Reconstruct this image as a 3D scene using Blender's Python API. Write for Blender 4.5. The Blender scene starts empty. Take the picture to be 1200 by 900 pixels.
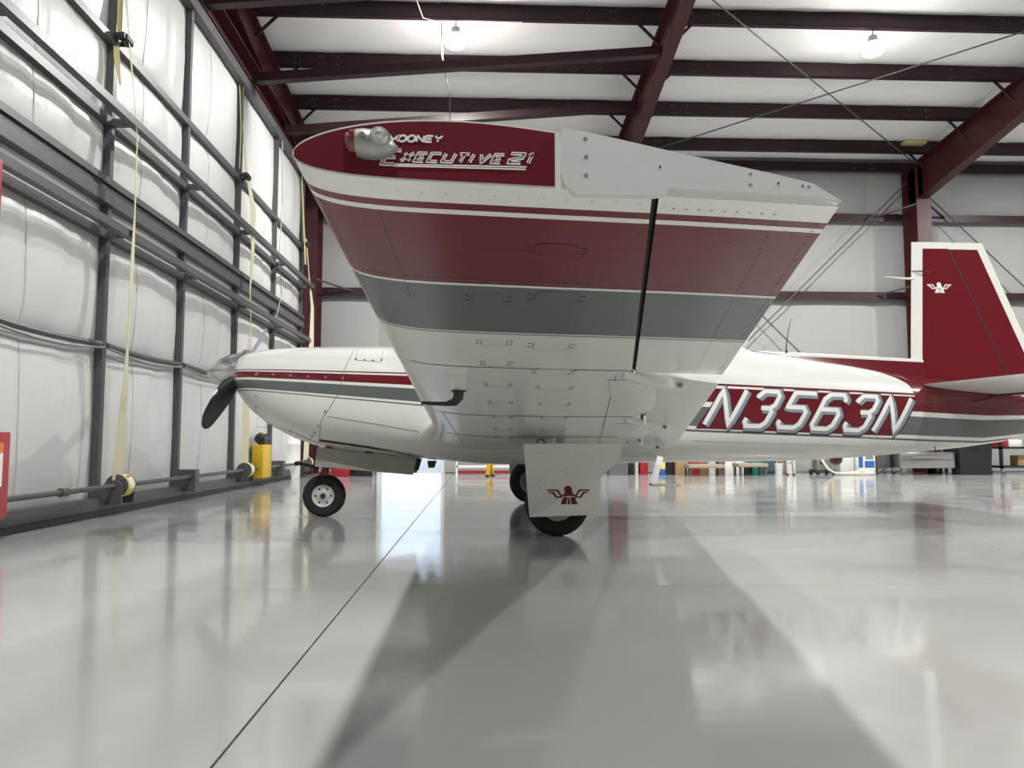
import bpy, bmesh, math, random
from mathutils import Vector, Matrix
random.seed(4)
S = bpy.context.scene
COL = S.collection
PI = math.pi

# ------------------------------------------------------------------ camera, world, exposure
FPX, CAMZ = 885.0, 0.65
PITCH = math.atan(67 / FPX)
YAW = math.atan(37 * math.cos(PITCH) / FPX)
cam = bpy.data.cameras.new('camera')
cam.sensor_width = 36; cam.lens = FPX / 1200 * 36; cam.clip_start = 0.02; cam.clip_end = 300
camo = bpy.data.objects.new('camera', cam); COL.objects.link(camo)
camo.location = (0, 0, CAMZ); camo.rotation_euler = (PI / 2 + PITCH, 0, -YAW)
S.camera = camo
W = bpy.data.worlds.new('sky'); S.world = W; W.use_nodes = True
wb = W.node_tree.nodes['Background']; wb.inputs[0].default_value = (0.72, 0.84, 1.0, 1); wb.inputs[1].default_value = 1.5
S.view_settings.view_transform = 'Standard'; S.view_settings.look = 'None'
S.view_settings.gamma = 1; S.view_settings.use_curve_mapping = False
S.view_settings.exposure = 0.35
LAMP_W = 390.0            # downward part of each lamp
GLOBE_W = 35.0            # light its drop lens throws to all sides

# pixel -> direction (positions come from the plane a thing stands on)
FW = Vector((math.sin(YAW) * math.cos(PITCH), math.cos(YAW) * math.cos(PITCH), math.sin(PITCH)))
RT = Vector((math.cos(YAW), -math.sin(YAW), 0)); UP = RT.cross(FW)
def ray(x, y): return FW * FPX + RT * (x - 600) - UP * (y - 450)
def atY(x, y, Y): d = ray(x, y); return Vector((0, 0, CAMZ)) + d * (Y / d.y)
def atX(x, y, X): d = ray(x, y); return Vector((0, 0, CAMZ)) + d * (X / d.x)

# ------------------------------------------------------------------ materials
MATS = {}
def mat(name, col, rough=0.5, metal=0.0, spec=0.5, coat=0.0, noise=0.0, nscale=8.0, bump=0.0, bscale=20.0, stretch=(1, 1, 1), emit=None, estr=0, trans=0.0, rvar=0.0):
    m = bpy.data.materials.new(name); m.use_nodes = True
    nt = m.node_tree; b = nt.nodes['Principled BSDF']
    b.inputs['Base Color'].default_value = (*col, 1); b.inputs['Roughness'].default_value = rough
    b.inputs['Metallic'].default_value = metal; b.inputs['Specular IOR Level'].default_value = spec
    b.inputs['Coat Weight'].default_value = coat; b.inputs['Coat Roughness'].default_value = 0.05
    b.inputs['Transmission Weight'].default_value = trans
    if emit: b.inputs['Emission Color'].default_value = (*emit, 1); b.inputs['Emission Strength'].default_value = estr
    if noise or bump or rvar:
        tc = nt.nodes.new('ShaderNodeTexCoord'); mp = nt.nodes.new('ShaderNodeMapping'); mp.inputs['Scale'].default_value = stretch
        nt.links.new(tc.outputs['Object'], mp.inputs[0])
        n = nt.nodes.new('ShaderNodeTexNoise'); n.inputs['Scale'].default_value = nscale; n.inputs['Detail'].default_value = 5
        nt.links.new(mp.outputs[0], n.inputs['Vector'])
        if noise:
            mx = nt.nodes.new('ShaderNodeMix'); mx.data_type = 'RGBA'
            mx.inputs[6].default_value = (*[c * (1 - noise) for c in col], 1); mx.inputs[7].default_value = (*[min(1, c * (1 + noise)) for c in col], 1)
            nt.links.new(n.outputs[0], mx.inputs[0]); nt.links.new(mx.outputs[2], b.inputs['Base Color'])
        if rvar:
            mr = nt.nodes.new('ShaderNodeMapRange'); mr.inputs[1].default_value = .3; mr.inputs[2].default_value = .7
            mr.inputs[3].default_value = max(.02, rough - rvar); mr.inputs[4].default_value = rough + rvar
            nt.links.new(n.outputs[0], mr.inputs[0]); nt.links.new(mr.outputs[0], b.inputs['Roughness'])
        if bump:
            n2 = nt.nodes.new('ShaderNodeTexNoise'); n2.inputs['Scale'].default_value = bscale; n2.inputs['Detail'].default_value = 3
            nt.links.new(mp.outputs[0], n2.inputs['Vector'])
            bp = nt.nodes.new('ShaderNodeBump'); bp.inputs['Strength'].default_value = bump; bp.inputs['Distance'].default_value = .02
            nt.links.new(n2.outputs[0], bp.inputs['Height']); nt.links.new(bp.outputs[0], b.inputs['Normal'])
    MATS[name] = m
    return m
WHITE = (0.81, 0.815, 0.775); RED = (0.14, 0.008, 0.016); GRAY = (0.115, 0.13, 0.13)
mat('white_paint', WHITE, .25, coat=.2, noise=.04, nscale=5, bump=.03, bscale=3)
mat('bare_white', (.64, .65, .64), .38, noise=.04)
mat('fairing_silver', (.36, .36, .34), .35, metal=.4, noise=.1, nscale=30)
mat('red_paint', RED, .25, spec=.35, noise=.08, nscale=6, bump=.03, bscale=3)
mat('gray_paint', GRAY, .25, spec=.35, noise=.06, nscale=6, bump=.03, bscale=3)
mat('tip_red', (.13, .009, .019), .4, spec=.3)
mat('seam_dark', (.035, .033, .03), .7)
mat('seam_soft', (.16, .155, .14), .7)
mat('rivet', (.22, .21, .19), .5)
mat('letter_white', (.86, .86, .84), .35)
mat('letter_gray', (.27, .29, .32), .35)
mat('letter_shadow', (.02, .022, .025), .4)
mat('chrome', (.62, .62, .63), .27, metal=1)
mat('aluminium', (.55, .56, .57), .3, metal=1, noise=.1, nscale=30)
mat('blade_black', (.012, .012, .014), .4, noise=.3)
mat('blade_reflection', (.3, .36, .5), .35)  # far blade: its pale bluish reflection painted in as base colour
mat('rubber', (.012, .012, .012), .75, bump=.1, bscale=60)
mat('hub_white', (.55, .55, .53), .4, noise=.15, nscale=30)
mat('dark_metal', (.05, .05, .05), .45, metal=.5)
mat('glass', (.03, .035, .04), .05, coat=1)
mat('red_lens', (.13, .004, .008), .1, coat=1)
mat('clear_lens', (.9, .9, .88), .03, trans=.85)
mat('door_lining', (.36, .345, .30), .6, noise=.2, nscale=6)
mat('gear_red', (.3, .01, .02), .35)
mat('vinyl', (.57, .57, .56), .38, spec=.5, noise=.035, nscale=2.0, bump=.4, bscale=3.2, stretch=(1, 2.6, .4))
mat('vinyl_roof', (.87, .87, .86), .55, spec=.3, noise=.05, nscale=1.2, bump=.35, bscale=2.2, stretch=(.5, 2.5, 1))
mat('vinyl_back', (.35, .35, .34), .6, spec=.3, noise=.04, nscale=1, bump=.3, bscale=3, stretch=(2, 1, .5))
mat('vinyl_seam', (.5, .49, .46), .5)
mat('steel_gray', (.085, .085, .085), .42, spec=.4, noise=.15, nscale=5)
mat('steel_light', (.22, .22, .22), .4, noise=.1)
mat('oxide_red', (.055, .011, .012), .42, spec=.4, noise=.2, nscale=3)
mat('oxide_dark', (.028, .010, .013), .4, spec=.4, noise=.2, nscale=3)
mat('strap', (.55, .52, .26), .7, bump=.2, bscale=150)
mat('strap_pale', (.56, .54, .38), .7, bump=.2, bscale=150)
mat('black_rubber', (.012, .012, .016), .5)
mat('label_yellow', (.62, .55, .12), .5)
mat('label_white', (.75, .74, .7), .5)
mat('label_orange', (.6, .2, .04), .5)
mat('signal_red', (.33, .015, .022), .35)
mat('signal_yellow', (.62, .40, .01), .4)
mat('joint', (.05, .05, .048), .8)
mat('joint_soft', (.2, .2, .19), .6)
mat('under_slab', (.1, .1, .1), .9)
mat('lamp_body', (.45, .45, .45), .4)
mat('lamp_lens', (1, 1, 1), .5, emit=(1, .97, .92), estr=30)
mat('cardboard', (.36, .24, .12), .8, noise=.1)
mat('brown', (.2, .11, .05), .7, noise=.2)
mat('tan', (.34, .3, .22), .6)
mat('plastic_white', (.7, .7, .68), .35)
mat('plastic_black', (.015, .015, .018), .4)
mat('plastic_gray', (.12, .12, .14), .45)
mat('plastic_green', (.02, .16, .11), .4)
mat('plastic_teal', (.05, .09, .11), .45)
mat('plastic_red', (.36, .015, .03), .35)
mat('plastic_blue', (.03, .12, .4), .4)
mat('stainless', (.5, .5, .49), .28, metal=1, noise=.08)
mat('hose', (.6, .58, .5), .5)
mat('wire', (.09, .09, .09), .5)
mat('outside_ground', (.5, .5, .48), .8, noise=.1)
mat('wood', (.28, .18, .09), .6, noise=.2, stretch=(1, 12, 1))

# glossy epoxy floor
m = bpy.data.materials.new('epoxy'); m.use_nodes = True; MATS['epoxy'] = m
nt = m.node_tree; b = nt.nodes['Principled BSDF']
tc = nt.nodes.new('ShaderNodeTexCoord')
n1 = nt.nodes.new('ShaderNodeTexNoise'); n1.inputs['Scale'].default_value = .9; n1.inputs['Detail'].default_value = 6
nt.links.new(tc.outputs['Object'], n1.inputs['Vector'])
cr = nt.nodes.new('ShaderNodeValToRGB'); cr.color_ramp.elements[0].position = .3; cr.color_ramp.elements[1].position = .7
cr.color_ramp.elements[0].color = (.345, .35, .338, 1); cr.color_ramp.elements[1].color = (.40, .405, .39, 1)
nt.links.new(n1.outputs[0], cr.inputs[0]); nt.links.new(cr.outputs[0], b.inputs['Base Color'])
n2 = nt.nodes.new('ShaderNodeTexNoise'); n2.inputs['Scale'].default_value = 1.7; n2.inputs['Detail'].default_value = 8; n2.inputs['Roughness'].default_value = .62
nt.links.new(tc.outputs['Object'], n2.inputs['Vector'])
mr = nt.nodes.new('ShaderNodeMapRange'); mr.inputs[1].default_value = .35; mr.inputs[2].default_value = .65; mr.inputs[3].default_value = .06; mr.inputs[4].default_value = .16
nt.links.new(n2.outputs[0], mr.inputs[0]); nt.links.new(mr.outputs[0], b.inputs['Roughness'])
n3 = nt.nodes.new('ShaderNodeTexNoise'); n3.inputs['Scale'].default_value = 14; n3.inputs['Detail'].default_value = 3
nt.links.new(tc.outputs['Object'], n3.inputs['Vector'])
bp = nt.nodes.new('ShaderNodeBump'); bp.inputs['Strength'].default_value = .10; bp.inputs['Distance'].default_value = .004
nt.links.new(n3.outputs[0], bp.inputs['Height']); nt.links.new(bp.outputs[0], b.inputs['Normal'])
b.inputs['Specular IOR Level'].default_value = .6

# ------------------------------------------------------------------ mesh helpers
class MB:
    def __init__(s): s.v = []; s.f = []; s.mi = []
    def add(s, vs, fs, mi=0):
        o = len(s.v); s.v += [tuple(v) for v in vs]
        for f in fs: s.f.append(tuple(i + o for i in f)); s.mi.append(mi)
        return s
    def box(s, x0, x1, y0, y1, z0, z1, mi=0):
        v = [(x, y, z) for x in (x0, x1) for y in (y0, y1) for z in (z0, z1)]
        return s.add(v, [(0, 1, 3, 2), (4, 6, 7, 5), (0, 4, 5, 1), (2, 3, 7, 6), (0, 2, 6, 4), (1, 5, 7, 3)], mi)
    def cbox(s, c, d, mi=0): return s.box(c[0] - d[0] / 2, c[0] + d[0] / 2, c[1] - d[1] / 2, c[1] + d[1] / 2, c[2] - d[2] / 2, c[2] + d[2] / 2, mi)
    def bbox(s, x0, x1, y0, y1, z0, z1, r=.01, mi=0):
        bm = bmesh.new(); bmesh.ops.create_cube(bm, size=1)
        for v in bm.verts: v.co = Vector(((x0 + x1) / 2 + v.co.x * (x1 - x0), (y0 + y1) / 2 + v.co.y * (y1 - y0), (z0 + z1) / 2 + v.co.z * (z1 - z0)))
        bmesh.ops.bevel(bm, geom=bm.edges[:], offset=r, segments=2, affect='EDGES', profile=.5)
        bm.verts.index_update(); s.add([v.co[:] for v in bm.verts], [[v.index for v in f.verts] for f in bm.faces], mi); bm.free(); return s
    def loft(s, rings, cap=True, closed=True, mi=0, mfun=None):
        n = len(rings[0]); o = len(s.v)
        for r in rings: s.v += [tuple(p) for p in r]
        for i in range(len(rings) - 1):
            for j in range(n if closed else n - 1):
                k = (j + 1) % n
                s.f.append((o + i * n + j, o + i * n + k, o + (i + 1) * n + k, o + (i + 1) * n + j))
                s.mi.append(mfun(i, j) if mfun else mi)
        if cap and closed:
            s.f.append(tuple(o + j for j in range(n))[::-1]); s.mi.append(mi)
            s.f.append(tuple(o + (len(rings) - 1) * n + j for j in range(n))); s.mi.append(mi)
        return s
    def tube(s, p0, p1, r0, r1=None, n=10, mi=0):
        r1 = r0 if r1 is None else r1; p0 = Vector(p0); p1 = Vector(p1); d = (p1 - p0).normalized()
        a = d.cross(Vector((0, 0, 1)) if abs(d.z) < .9 else Vector((1, 0, 0))).normalized(); b_ = d.cross(a)
        ring = lambda p, r: [p + a * (r * math.cos(2 * PI * i / n)) + b_ * (r * math.sin(2 * PI * i / n)) for i in range(n)]
        return s.loft([ring(p0, r0), ring(p1, r1)], mi=mi)
    def path(s, pts, r, n=8, mi=0):
        pts = [Vector(p) for p in pts]; rings = []; a = None
        for i, p in enumerate(pts):
            d = (pts[min(i + 1, len(pts) - 1)] - pts[max(i - 1, 0)]).normalized()
            if a is None: a = d.cross(Vector((0, 0, 1)) if abs(d.z) < .9 else Vector((1, 0, 0))).normalized()
            a = (a - d * a.dot(d)).normalized(); b_ = d.cross(a); rr = r[i] if isinstance(r, (list, tuple)) else r
            rings.append([p + a * (rr * math.cos(2 * PI * k / n)) + b_ * (rr * math.sin(2 * PI * k / n)) for k in range(n)])
        return s.loft(rings, mi=mi)
    def beam(s, p0, p1, w, h, mi=0, up=(0, 0, 1)):          # rectangular bar, centre line p0-p1
        p0 = Vector(p0); p1 = Vector(p1); d = (p1 - p0).normalized(); u = Vector(up); sd = d.cross(u).normalized(); u = sd.cross(d)
        q = lambda p: [p + sd * w / 2 + u * h / 2, p - sd * w / 2 + u * h / 2, p - sd * w / 2 - u * h / 2, p + sd * w / 2 - u * h / 2]
        return s.loft([q(p0), q(p1)], mi=mi)
    def lathe(s, prof, c=(0, 0, 0), ax='z', n=28, mi=0, cap=True):     # prof: (radius, height)
        rings = []
        for r, h in prof:
            ring = []
            for k in range(n):
                a = 2 * PI * k / n; u, w = r * math.cos(a), r * math.sin(a)
                ring.append({'z': (c[0] + u, c[1] + w, c[2] + h), 'y': (c[0] + u, c[1] + h, c[2] + w), 'x': (c[0] + h, c[1] + u, c[2] + w)}[ax])
            rings.append(ring)
        return s.loft(rings, mi=mi, cap=cap)
    def prism(s, poly, ax, a0, a1, mi=0):                    # poly in the two other axes
        f = {'y': lambda p, a: (p[0], a, p[1]), 'x': lambda p, a: (a, p[0], p[1]), 'z': lambda p, a: (p[0], p[1], a)}[ax]
        return s.loft([[f(p, a0) for p in poly], [f(p, a1) for p in poly]], mi=mi)
    def ball(s, c, r, n=14, m_=9, sc=(1, 1, 1), mi=0):
        rings = [[(c[0] + sc[0] * r * math.sin(PI * i / m_) * math.cos(2 * PI * k / n), c[1] + sc[1] * r * math.sin(PI * i / m_) * math.sin(2 * PI * k / n), c[2] - sc[2] * r * math.cos(PI * i / m_)) for k in range(n)] for i in range(1, m_)]
        return s.loft(rings, mi=mi)
    def build(s, name, mats, parent=None, smooth=None, origin=None, fixn=True):
        me = bpy.data.meshes.new(name)
        off = Vector(origin) if origin else Vector((0, 0, 0))
        me.from_pydata([tuple(Vector(v) - off) for v in s.v], [], s.f)
        if isinstance(mats, str): mats = [mats]
        for mm in mats: me.materials.append(MATS[mm])
        me.polygons.foreach_set('material_index', s.mi)
        if fixn:
            bm = bmesh.new(); bm.from_mesh(me); bmesh.ops.recalc_face_normals(bm, faces=bm.faces); bm.to_mesh(me); bm.free()
        if smooth is not None:
            me.shade_smooth(); me.set_sharp_from_angle(angle=math.radians(smooth))
        o = bpy.data.objects.new(name, me); COL.objects.link(o); o.location = off
        if parent is not None: o.parent = parent
        return o
def empty(name, loc, label=None, cat=None, group=None):
    o = bpy.data.objects.new(name, None); COL.objects.link(o); o.location = loc; o.empty_display_size = .2
    if label: tag(o, label, cat, group)
    return o
def tag(o, label, cat, group=None):
    o['label'] = label; o['category'] = cat
    if group: o['group'] = group
    return o
def struct(o): o['kind'] = 'structure'; return o
def stuff(o): o['kind'] = 'stuff'; return o
def copy_to(o, loc, parent=None):
    c = o.copy(); COL.objects.link(c); c.location = loc
    if parent is not None: c.parent = parent
    for ch in [q for q in o.children]: copy_to(ch, ch.location, c)
    return c

# ------------------------------------------------------------------ the hall
X0, X1, YB, YF = -3.7, 22.0, 15.5, -16.0
ROOF = lambda Y: 6.40 + .10 * (15.5 - Y) if Y > -.5 else 6.40 + .10 * (15.5 + Y + 1.0)     # purlin underside; ridge near Y = -0.5
fl = struct(MB().box(X0, X1, YF, YB + .1, -.14, -.012).build('floor', 'under_slab'))
JX = [X0, -.535, 5.6, 11.75, 17.9, X1]; JY = [YF, -12.6, -9.4, -6.2, -3.0, .2, 3.42, 6.62, 9.8, 13.0, YB + .1]
for i in range(len(JX) - 1):
    for j in range(len(JY) - 1):
        g, h = .0035, .0016
        MB().box(JX[i] + g, JX[i + 1] - g, JY[j] + h, JY[j + 1] - h, -.012, 0).build('floor_slab', 'epoxy', fl)
for x in JX[1:-1]: MB().box(x - .0036, x + .0036, YF, YB, -.0119, -.006).build('joint_filler', 'joint', fl)

# ---- back wall with a walk door opening
DX0, DX1, DH = -2.02, -.80, 2.15
wbk = empty('wall_back', (0, 0, 0)); struct(wbk)
m_ = MB(); m_.box(X0, DX0, YB + .12, YB + .2, 0, 7.2); m_.box(DX1, X1, YB + .12, YB + .2, 0, 7.2); m_.box(DX0, DX1, YB + .12, YB + .2, DH, 7.2)
m_.build('siding', 'vinyl_back', wbk)
GZ = [0.02, 2.06, 3.72, 5.40, 6.50]
def pillow(x0, x1, z0, z1, Y, d, axis='y', nx=8, nz=8, seams=(), flip=1):
    mb = MB(); vs = []; fs = []
    for i in range(nx + 1):
        for j in range(nz + 1):
            u, w = i / nx, j / nz
            bu = (math.sin(PI * u) ** .55) * (math.sin(PI * w) ** .55) if 0 < u < 1 and 0 < w < 1 else 0
            for sx in seams: bu *= 1 - .2 * math.exp(-((u - sx) / .05) ** 2)
            bu += random.uniform(-.025, .025) * (0 < u < 1) * (0 < w < 1)
            a, z = x0 + u * (x1 - x0), z0 + w * (z1 - z0)
            vs.append((a, Y - d * bu * flip, z) if axis == 'y' else (Y + d * bu * flip, a, z))
    for i in range(nx):
        for j in range(nz):
            k = i * (nz + 1) + j; fs.append((k, k + nz + 1, k + nz + 2, k + 1) if axis == 'y' else (k, k + 1, k + nz + 2, k + nz + 1))
    mb.add(vs, fs); return mb
xs = [X0, DX0 - .08, DX1 + .08] + [1.0 + 1.83 * k for k in range(12)]
for i in range(len(xs) - 1):
    for j in range(4):
        z0 = GZ[j]
        if i == 1 and j == 0: continue
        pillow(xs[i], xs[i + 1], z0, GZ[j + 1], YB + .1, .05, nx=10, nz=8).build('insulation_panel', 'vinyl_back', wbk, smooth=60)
MB().box(DX0 - .08, DX1 + .08, YB + .05, YB + .12, DH, 2.1).build('lintel', 'vinyl_back', wbk)
for z in GZ[1:4]:
    mb = MB(); mb.box(X0, X1, YB - .08, YB + .08, z - .01, z + .01); mb.box(X0, X1, YB - .09, YB - .07, z - .09, z + .07)
    mb.build('girt', 'oxide_dark', wbk)
for x in (-3.4, 2.75, 9.12, 15.5):
    mb = MB(); zt = 6.35
    mb.box(x - .15, x + .15, YB - .62, YB - .59, 0, zt - .05); mb.box(x - .15, x + .15, YB - .11, YB - .085, 0, zt); mb.box(x - .012, x + .012, YB - .6, YB - .1, 0, zt)
    mb.build('column', 'oxide_red', wbk)
    for z in GZ[2:4]:
        for sx in (-1, 1):
            MB().beam((x + sx * .1, YB - .57, z + .15), (x + sx * .75, YB - .1, z), .03, .03).build('flange_brace', 'oxide_dark', wbk)
for p, q in (((9.0, YB - .2, 6.1), (2.85, YB - .2, .12)), ((2.85, YB - .2, 6.2), (9.0, YB - .2, .12)), ((9.2, YB - .2, 6.1), (15.4, YB - .2, .12))):
    MB().tube(p, q, .014, n=6).build('brace_rod', 'steel_gray', wbk)
# door frame of the open walk door
dr = empty('door_2', (DX0, YB, 0)); struct(dr)
mb = MB(); mb.box(-.07, 0, -.06, .2, 0, DH); mb.box(DX1 - DX0, DX1 - DX0 + .07, -.06, .2, 0, DH); mb.box(-.07, DX1 - DX0 + .07, -.06, .2, DH, DH + .07)
mb.build('door_frame', 'plastic_white', dr)
lf = MB().box(DX1 - DX0 + .02, DX1 - DX0 + .065, .2, 1.3, .01, DH - .01).build('door_leaf', 'plastic_white', dr)
MB().tube((DX1 - DX0 + .02, 1.2, 1.0), (DX1 - DX0 - .05, 1.2, 1.0), .015).build('door_handle', 'steel_light', lf)
og = struct(MB().box(-40, 40, YB + .2, 90, -.14, -.01).build('ground', 'outside_ground'))
# far walls that close the hall
wr = struct(MB().box(X1, X1 + .15, YF, YB + .2, 0, 8.6).build('wall_right', 'vinyl_roof'))
wf = struct(MB().box(X0, X1, YF - .15, YF, 0, 8.6).build('wall_front', 'vinyl_roof'))

# ---- ceiling: sheets between purlins, purlins, rafters, struts, rods
ce = empty('ceiling', (0, 0, 0)); struct(ce)
PY = [15.45, 14.66, 13.36, 12.08, 10.8] + [10.8 - 1.3 * k for k in range(1, 21)]
XR = [X0, -.6, 2.75, 5.9, 9.12, 12.3, 15.5, 18.7, X1]
for i in range(len(PY) - 1):
    Ya, Yb = PY[i], PY[i + 1]; near = Yb > 4
    for j in range(len(XR) - 1) if near else [None]:
        xa, xb = (XR[j], XR[j + 1]) if j is not None else (X0, X1)
        mb = MB(); vs = []; fs = []; nx, ny = (10, 8) if near else (2, 5)
        for a in range(nx + 1):
            for c in range(ny + 1):
                u, w = a / nx, c / ny; Y = Ya + (Yb - Ya) * w
                sag = (.09 * math.sin(PI * w) ** .5 if 0 < w < 1 else 0) * (.72 + .28 * (math.sin(PI * u) ** .4 if 0 < u < 1 else 0)) + random.uniform(-.006, .006)
                vs.append((xa + (xb - xa) * u, Y, ROOF(Y) + .28 - sag))
        for a in range(nx):
            for c in range(ny): k = a * (ny + 1) + c; fs.append((k, k + ny + 1, k + ny + 2, k + 1))
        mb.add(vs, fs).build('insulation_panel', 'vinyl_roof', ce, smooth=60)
mb = MB()
for y0, y1 in ((15.7, -.5), (-.5, YF)):
    mb.add([(X0, y0, ROOF(y0) + .34), (X1 + .1, y0, ROOF(y0) + .34), (X1 + .1, y1, ROOF(y1) + .34), (X0, y1, ROOF(y1) + .34)], [(0, 1, 2, 3)])
mb.build('roof_sheet', 'steel_light', ce)
for Y in PY:
    z = ROOF(Y); mb = MB(); d = .30 if Y < 15 else .22
    if Y > 15: z -= .02
    mb.box(X0, X1, Y - .004, Y + .004, z, z + d); mb.box(X0, X1, Y - .09, Y, z, z + .006); mb.box(X0, X1, Y - .09, Y - .084, z, z + .025); mb.box(X0, X1, Y, Y + .08, z + d - .01, z + d)
    mb.build('purlin', 'oxide_dark', ce)
    if Y > 9:                                   # rows of bolt heads near each frame
        mb = MB()
        for xf in (-3.4, 2.75, 9.12):
            for dx in (.35, .42, .75, .82, 1.05, -.75, -.82, -1.15):
                for dz in (.07, .2): mb.cbox((xf + dx, Y - .008, z + dz), (.016, .01, .016))
        stuff(mb.build('bolt_heads', 'steel_light', ce))
for x in (-3.4, 2.75, 9.12, 15.5):
    mb = MB(); pts = [(14.9, .80), (12.5, .66), (9.5, .46), (4, .42), (-.5, .45)]
    for (ya, da), (yb, db) in zip(pts[:-1], pts[1:]):
        za, zb = ROOF(ya), ROOF(yb)
        mb.add([(x, ya, za), (x, yb, zb), (x, yb, zb - db), (x, ya, za - da)], [(0, 1, 2, 3)])
        for zo0, zo1 in ((0, 0), (da, db)):
            c0, c1 = za - zo0, zb - zo1
            mb.loft([[(x - .1, ya, c0), (x + .1, ya, c0), (x + .1, ya, c0 - .02), (x - .1, ya, c0 - .02)], [(x - .1, yb, c1), (x + .1, yb, c1), (x + .1, yb, c1 - .02), (x - .1, yb, c1 - .02)]])
    mb.box(x - .012, x + .012, 14.85, 15.4, 5.65, 6.45)
    mb.box(x - .1, x + .1, 14.88, 14.9, 5.7, 6.46)
    mb.build('rafter', 'oxide_red', ce)
    MB().loft([[(x + sx, -.5, ROOF(-.5) + dz) for sx, dz in ((-.1, 0), (.1, 0), (.1, -.45), (-.1, -.45))], [(x + sx, YF, ROOF(YF) + dz) for sx, dz in ((-.1, 0), (.1, 0), (.1, -.6), (-.1, -.6))]]).build('rafter', 'oxide_red', ce)
    for Y in PY[1:5]:
        for sx in (-1, 1):
            if x < -3 and sx < 0: continue
            MB().beam((x + sx * .08, Y, ROOF(Y) - .30), (x + sx * .42, Y, ROOF(Y) + .04), .035, .035, up=(0, 1, 0)).build('flange_brace', 'oxide_dark', ce)
for Y in (8.8, 10.72, 12.55):
    MB().beam((-3.3, Y, 5.88), (2.68, Y, 6.42), .13, .13).build('door_strut', 'oxide_dark', ce)
for p, q in (((2.8, 9.6, 6.80), (9.1, 15.0, 6.38)), ((2.8, 15.0, 6.38), (9.1, 9.6, 6.80))):
    MB().tube(p, q, .012, n=6).build('brace_rod', 'steel_gray', ce)
mb = MB(); mb.box(8.55, 9.0, 14.5, 14.66, 6.66, 6.72); mb.build('insulation_scrap', 'strap', ce)

# ---- left wall: bifold strap door
D = empty('door_1', (0, 0, 0)); struct(D)
XP = -3.30                                     # inner face of the posts
PYs = [-9.4, -7.6, -5.8, -4.0, -2.2, -.4, 1.35, 3.15, 4.96, 6.77, 8.5, 10.35, 12.2, 14.05]
ROWS = [.1, 1.49, 2.48, 2.86, 3.51, 4.26, 5.62]
for i in range(len(PYs) - 1):
    for j in range(len(ROWS) - 1):
        z0, z1 = ROWS[j], ROWS[j + 1]
        vis = PYs[i] > 2
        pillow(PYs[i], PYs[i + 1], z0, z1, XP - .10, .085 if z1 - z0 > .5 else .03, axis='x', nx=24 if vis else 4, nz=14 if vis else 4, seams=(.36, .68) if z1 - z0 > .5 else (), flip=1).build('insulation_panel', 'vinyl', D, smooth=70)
        if vis and z1 - z0 > .5:
            yy = PYs[i] + .36 * (PYs[i + 1] - PYs[i])
            # taped seam line following the pillow
            mb = MB(); ring = []
            for k in range(9):
                w = k / 8; bu = (math.sin(PI * w) ** .55 if 0 < w < 1 else 0) * .8 * math.sin(PI * .36) ** .55
                ring.append((XP - .10 + .085 * bu + .004, yy + .02 * math.sin(5 * w + i), z0 + w * (z1 - z0)))
            mb.path(ring, .006, n=5).build('panel_seam', 'vinyl_seam', D)
mb = MB().box(XP - .2, XP - .12, PYs[0] - .1, 14.2, 0.02, 5.7); mb.build('skin', 'vinyl_seam', D)
for Y in PYs: MB().box(XP - .11, XP - .02, Y - .032, Y + .032, .1, 5.62).build('post', 'steel_gray', D)
def rail(z, x, w, h, name='girt', mt='steel_gray'): return MB().box(x - w, x, PYs[0], 14.1, z - h / 2, z + h / 2).build(name, mt, D)
rail(4.26, XP - .01, .07, .07)
rail(3.51, XP - .01, .07, .07); rail(3.52, XP + .19, .07, .07, 'truss_rail')
rail(2.48, XP - .01, .07, .07); rail(2.50, XP + .17, .07, .07, 'truss_rail')
rail(2.95, XP + .01, .10, .06, 'hinge_beam'); rail(2.80, XP + .01, .10, .11, 'hinge_beam'); rail(2.885, XP - .01, .08, .05, 'hinge_gasket', 'black_rubber')
for Y in PYs:
    for z, L in ((3.515, .12), (2.49, .10)): MB().box(XP - .02, XP + L, Y - .03, Y + .03, z - .03, z + .03).build('stub', 'steel_gray', D)
for i in range(len(PYs) - 1):
    if PYs[i] > 2:
        ya, yb = PYs[i] + .05, PYs[i + 1] - .05
        MB().path([(XP - .03, ya + (yb - ya) * k / 8, 1.50 - .025 * math.sin(PI * k / 8)) for k in range(9)], .028, n=6).build('girt', 'steel_gray', D)
        MB().path([(XP + .0, ya + (yb - ya) * k / 8, 1.47 - .055 * math.sin(PI * k / 8)) for k in range(9)], .012, n=6).build('conduit', 'steel_light', D)
    else: MB().box(XP - .07, XP - .01, PYs[i], PYs[i + 1], 1.45, 1.53).build('girt', 'steel_gray', D)
MB().box(XP - .12, XP + .02, PYs[0] - .1, 14.2, 5.60, 5.74).build('top_rail', 'steel_gray', D)
MB().box(XP - .12, XP + .03, PYs[0] - .1, 14.2, .055, .16).build('bottom_rail', 'steel_gray', D)
MB().box(XP - .12, XP + .045, PYs[0] - .1, 14.2, .0, .055).build('bottom_seal', 'black_rubber', D)
# beams over the door
hb = struct(empty('trim_1', (0, 0, 0)))
mb = MB(); mb.box(-3.62, -3.28, -10, 15.3, 5.78, 5.80); mb.box(-3.62, -3.28, -10, 15.3, 6.12, 6.14); mb.box(-3.46, -3.44, -10, 15.3, 5.8, 6.12)
mb.build('door_header', 'oxide_red', hb)
MB().box(-3.72, -3.66, YF, YB + .2, 5.7, 8.3).build('end_siding', 'oxide_dark', hb)
mb = MB().box(-3.7, -3.6, 14.2, YB + .15, 0, 6.6); mb.box(-3.7, -3.6, YF, PYs[0] - .1, 0, 6.6); mb.build('end_jamb', 'oxide_dark', hb)
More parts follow.
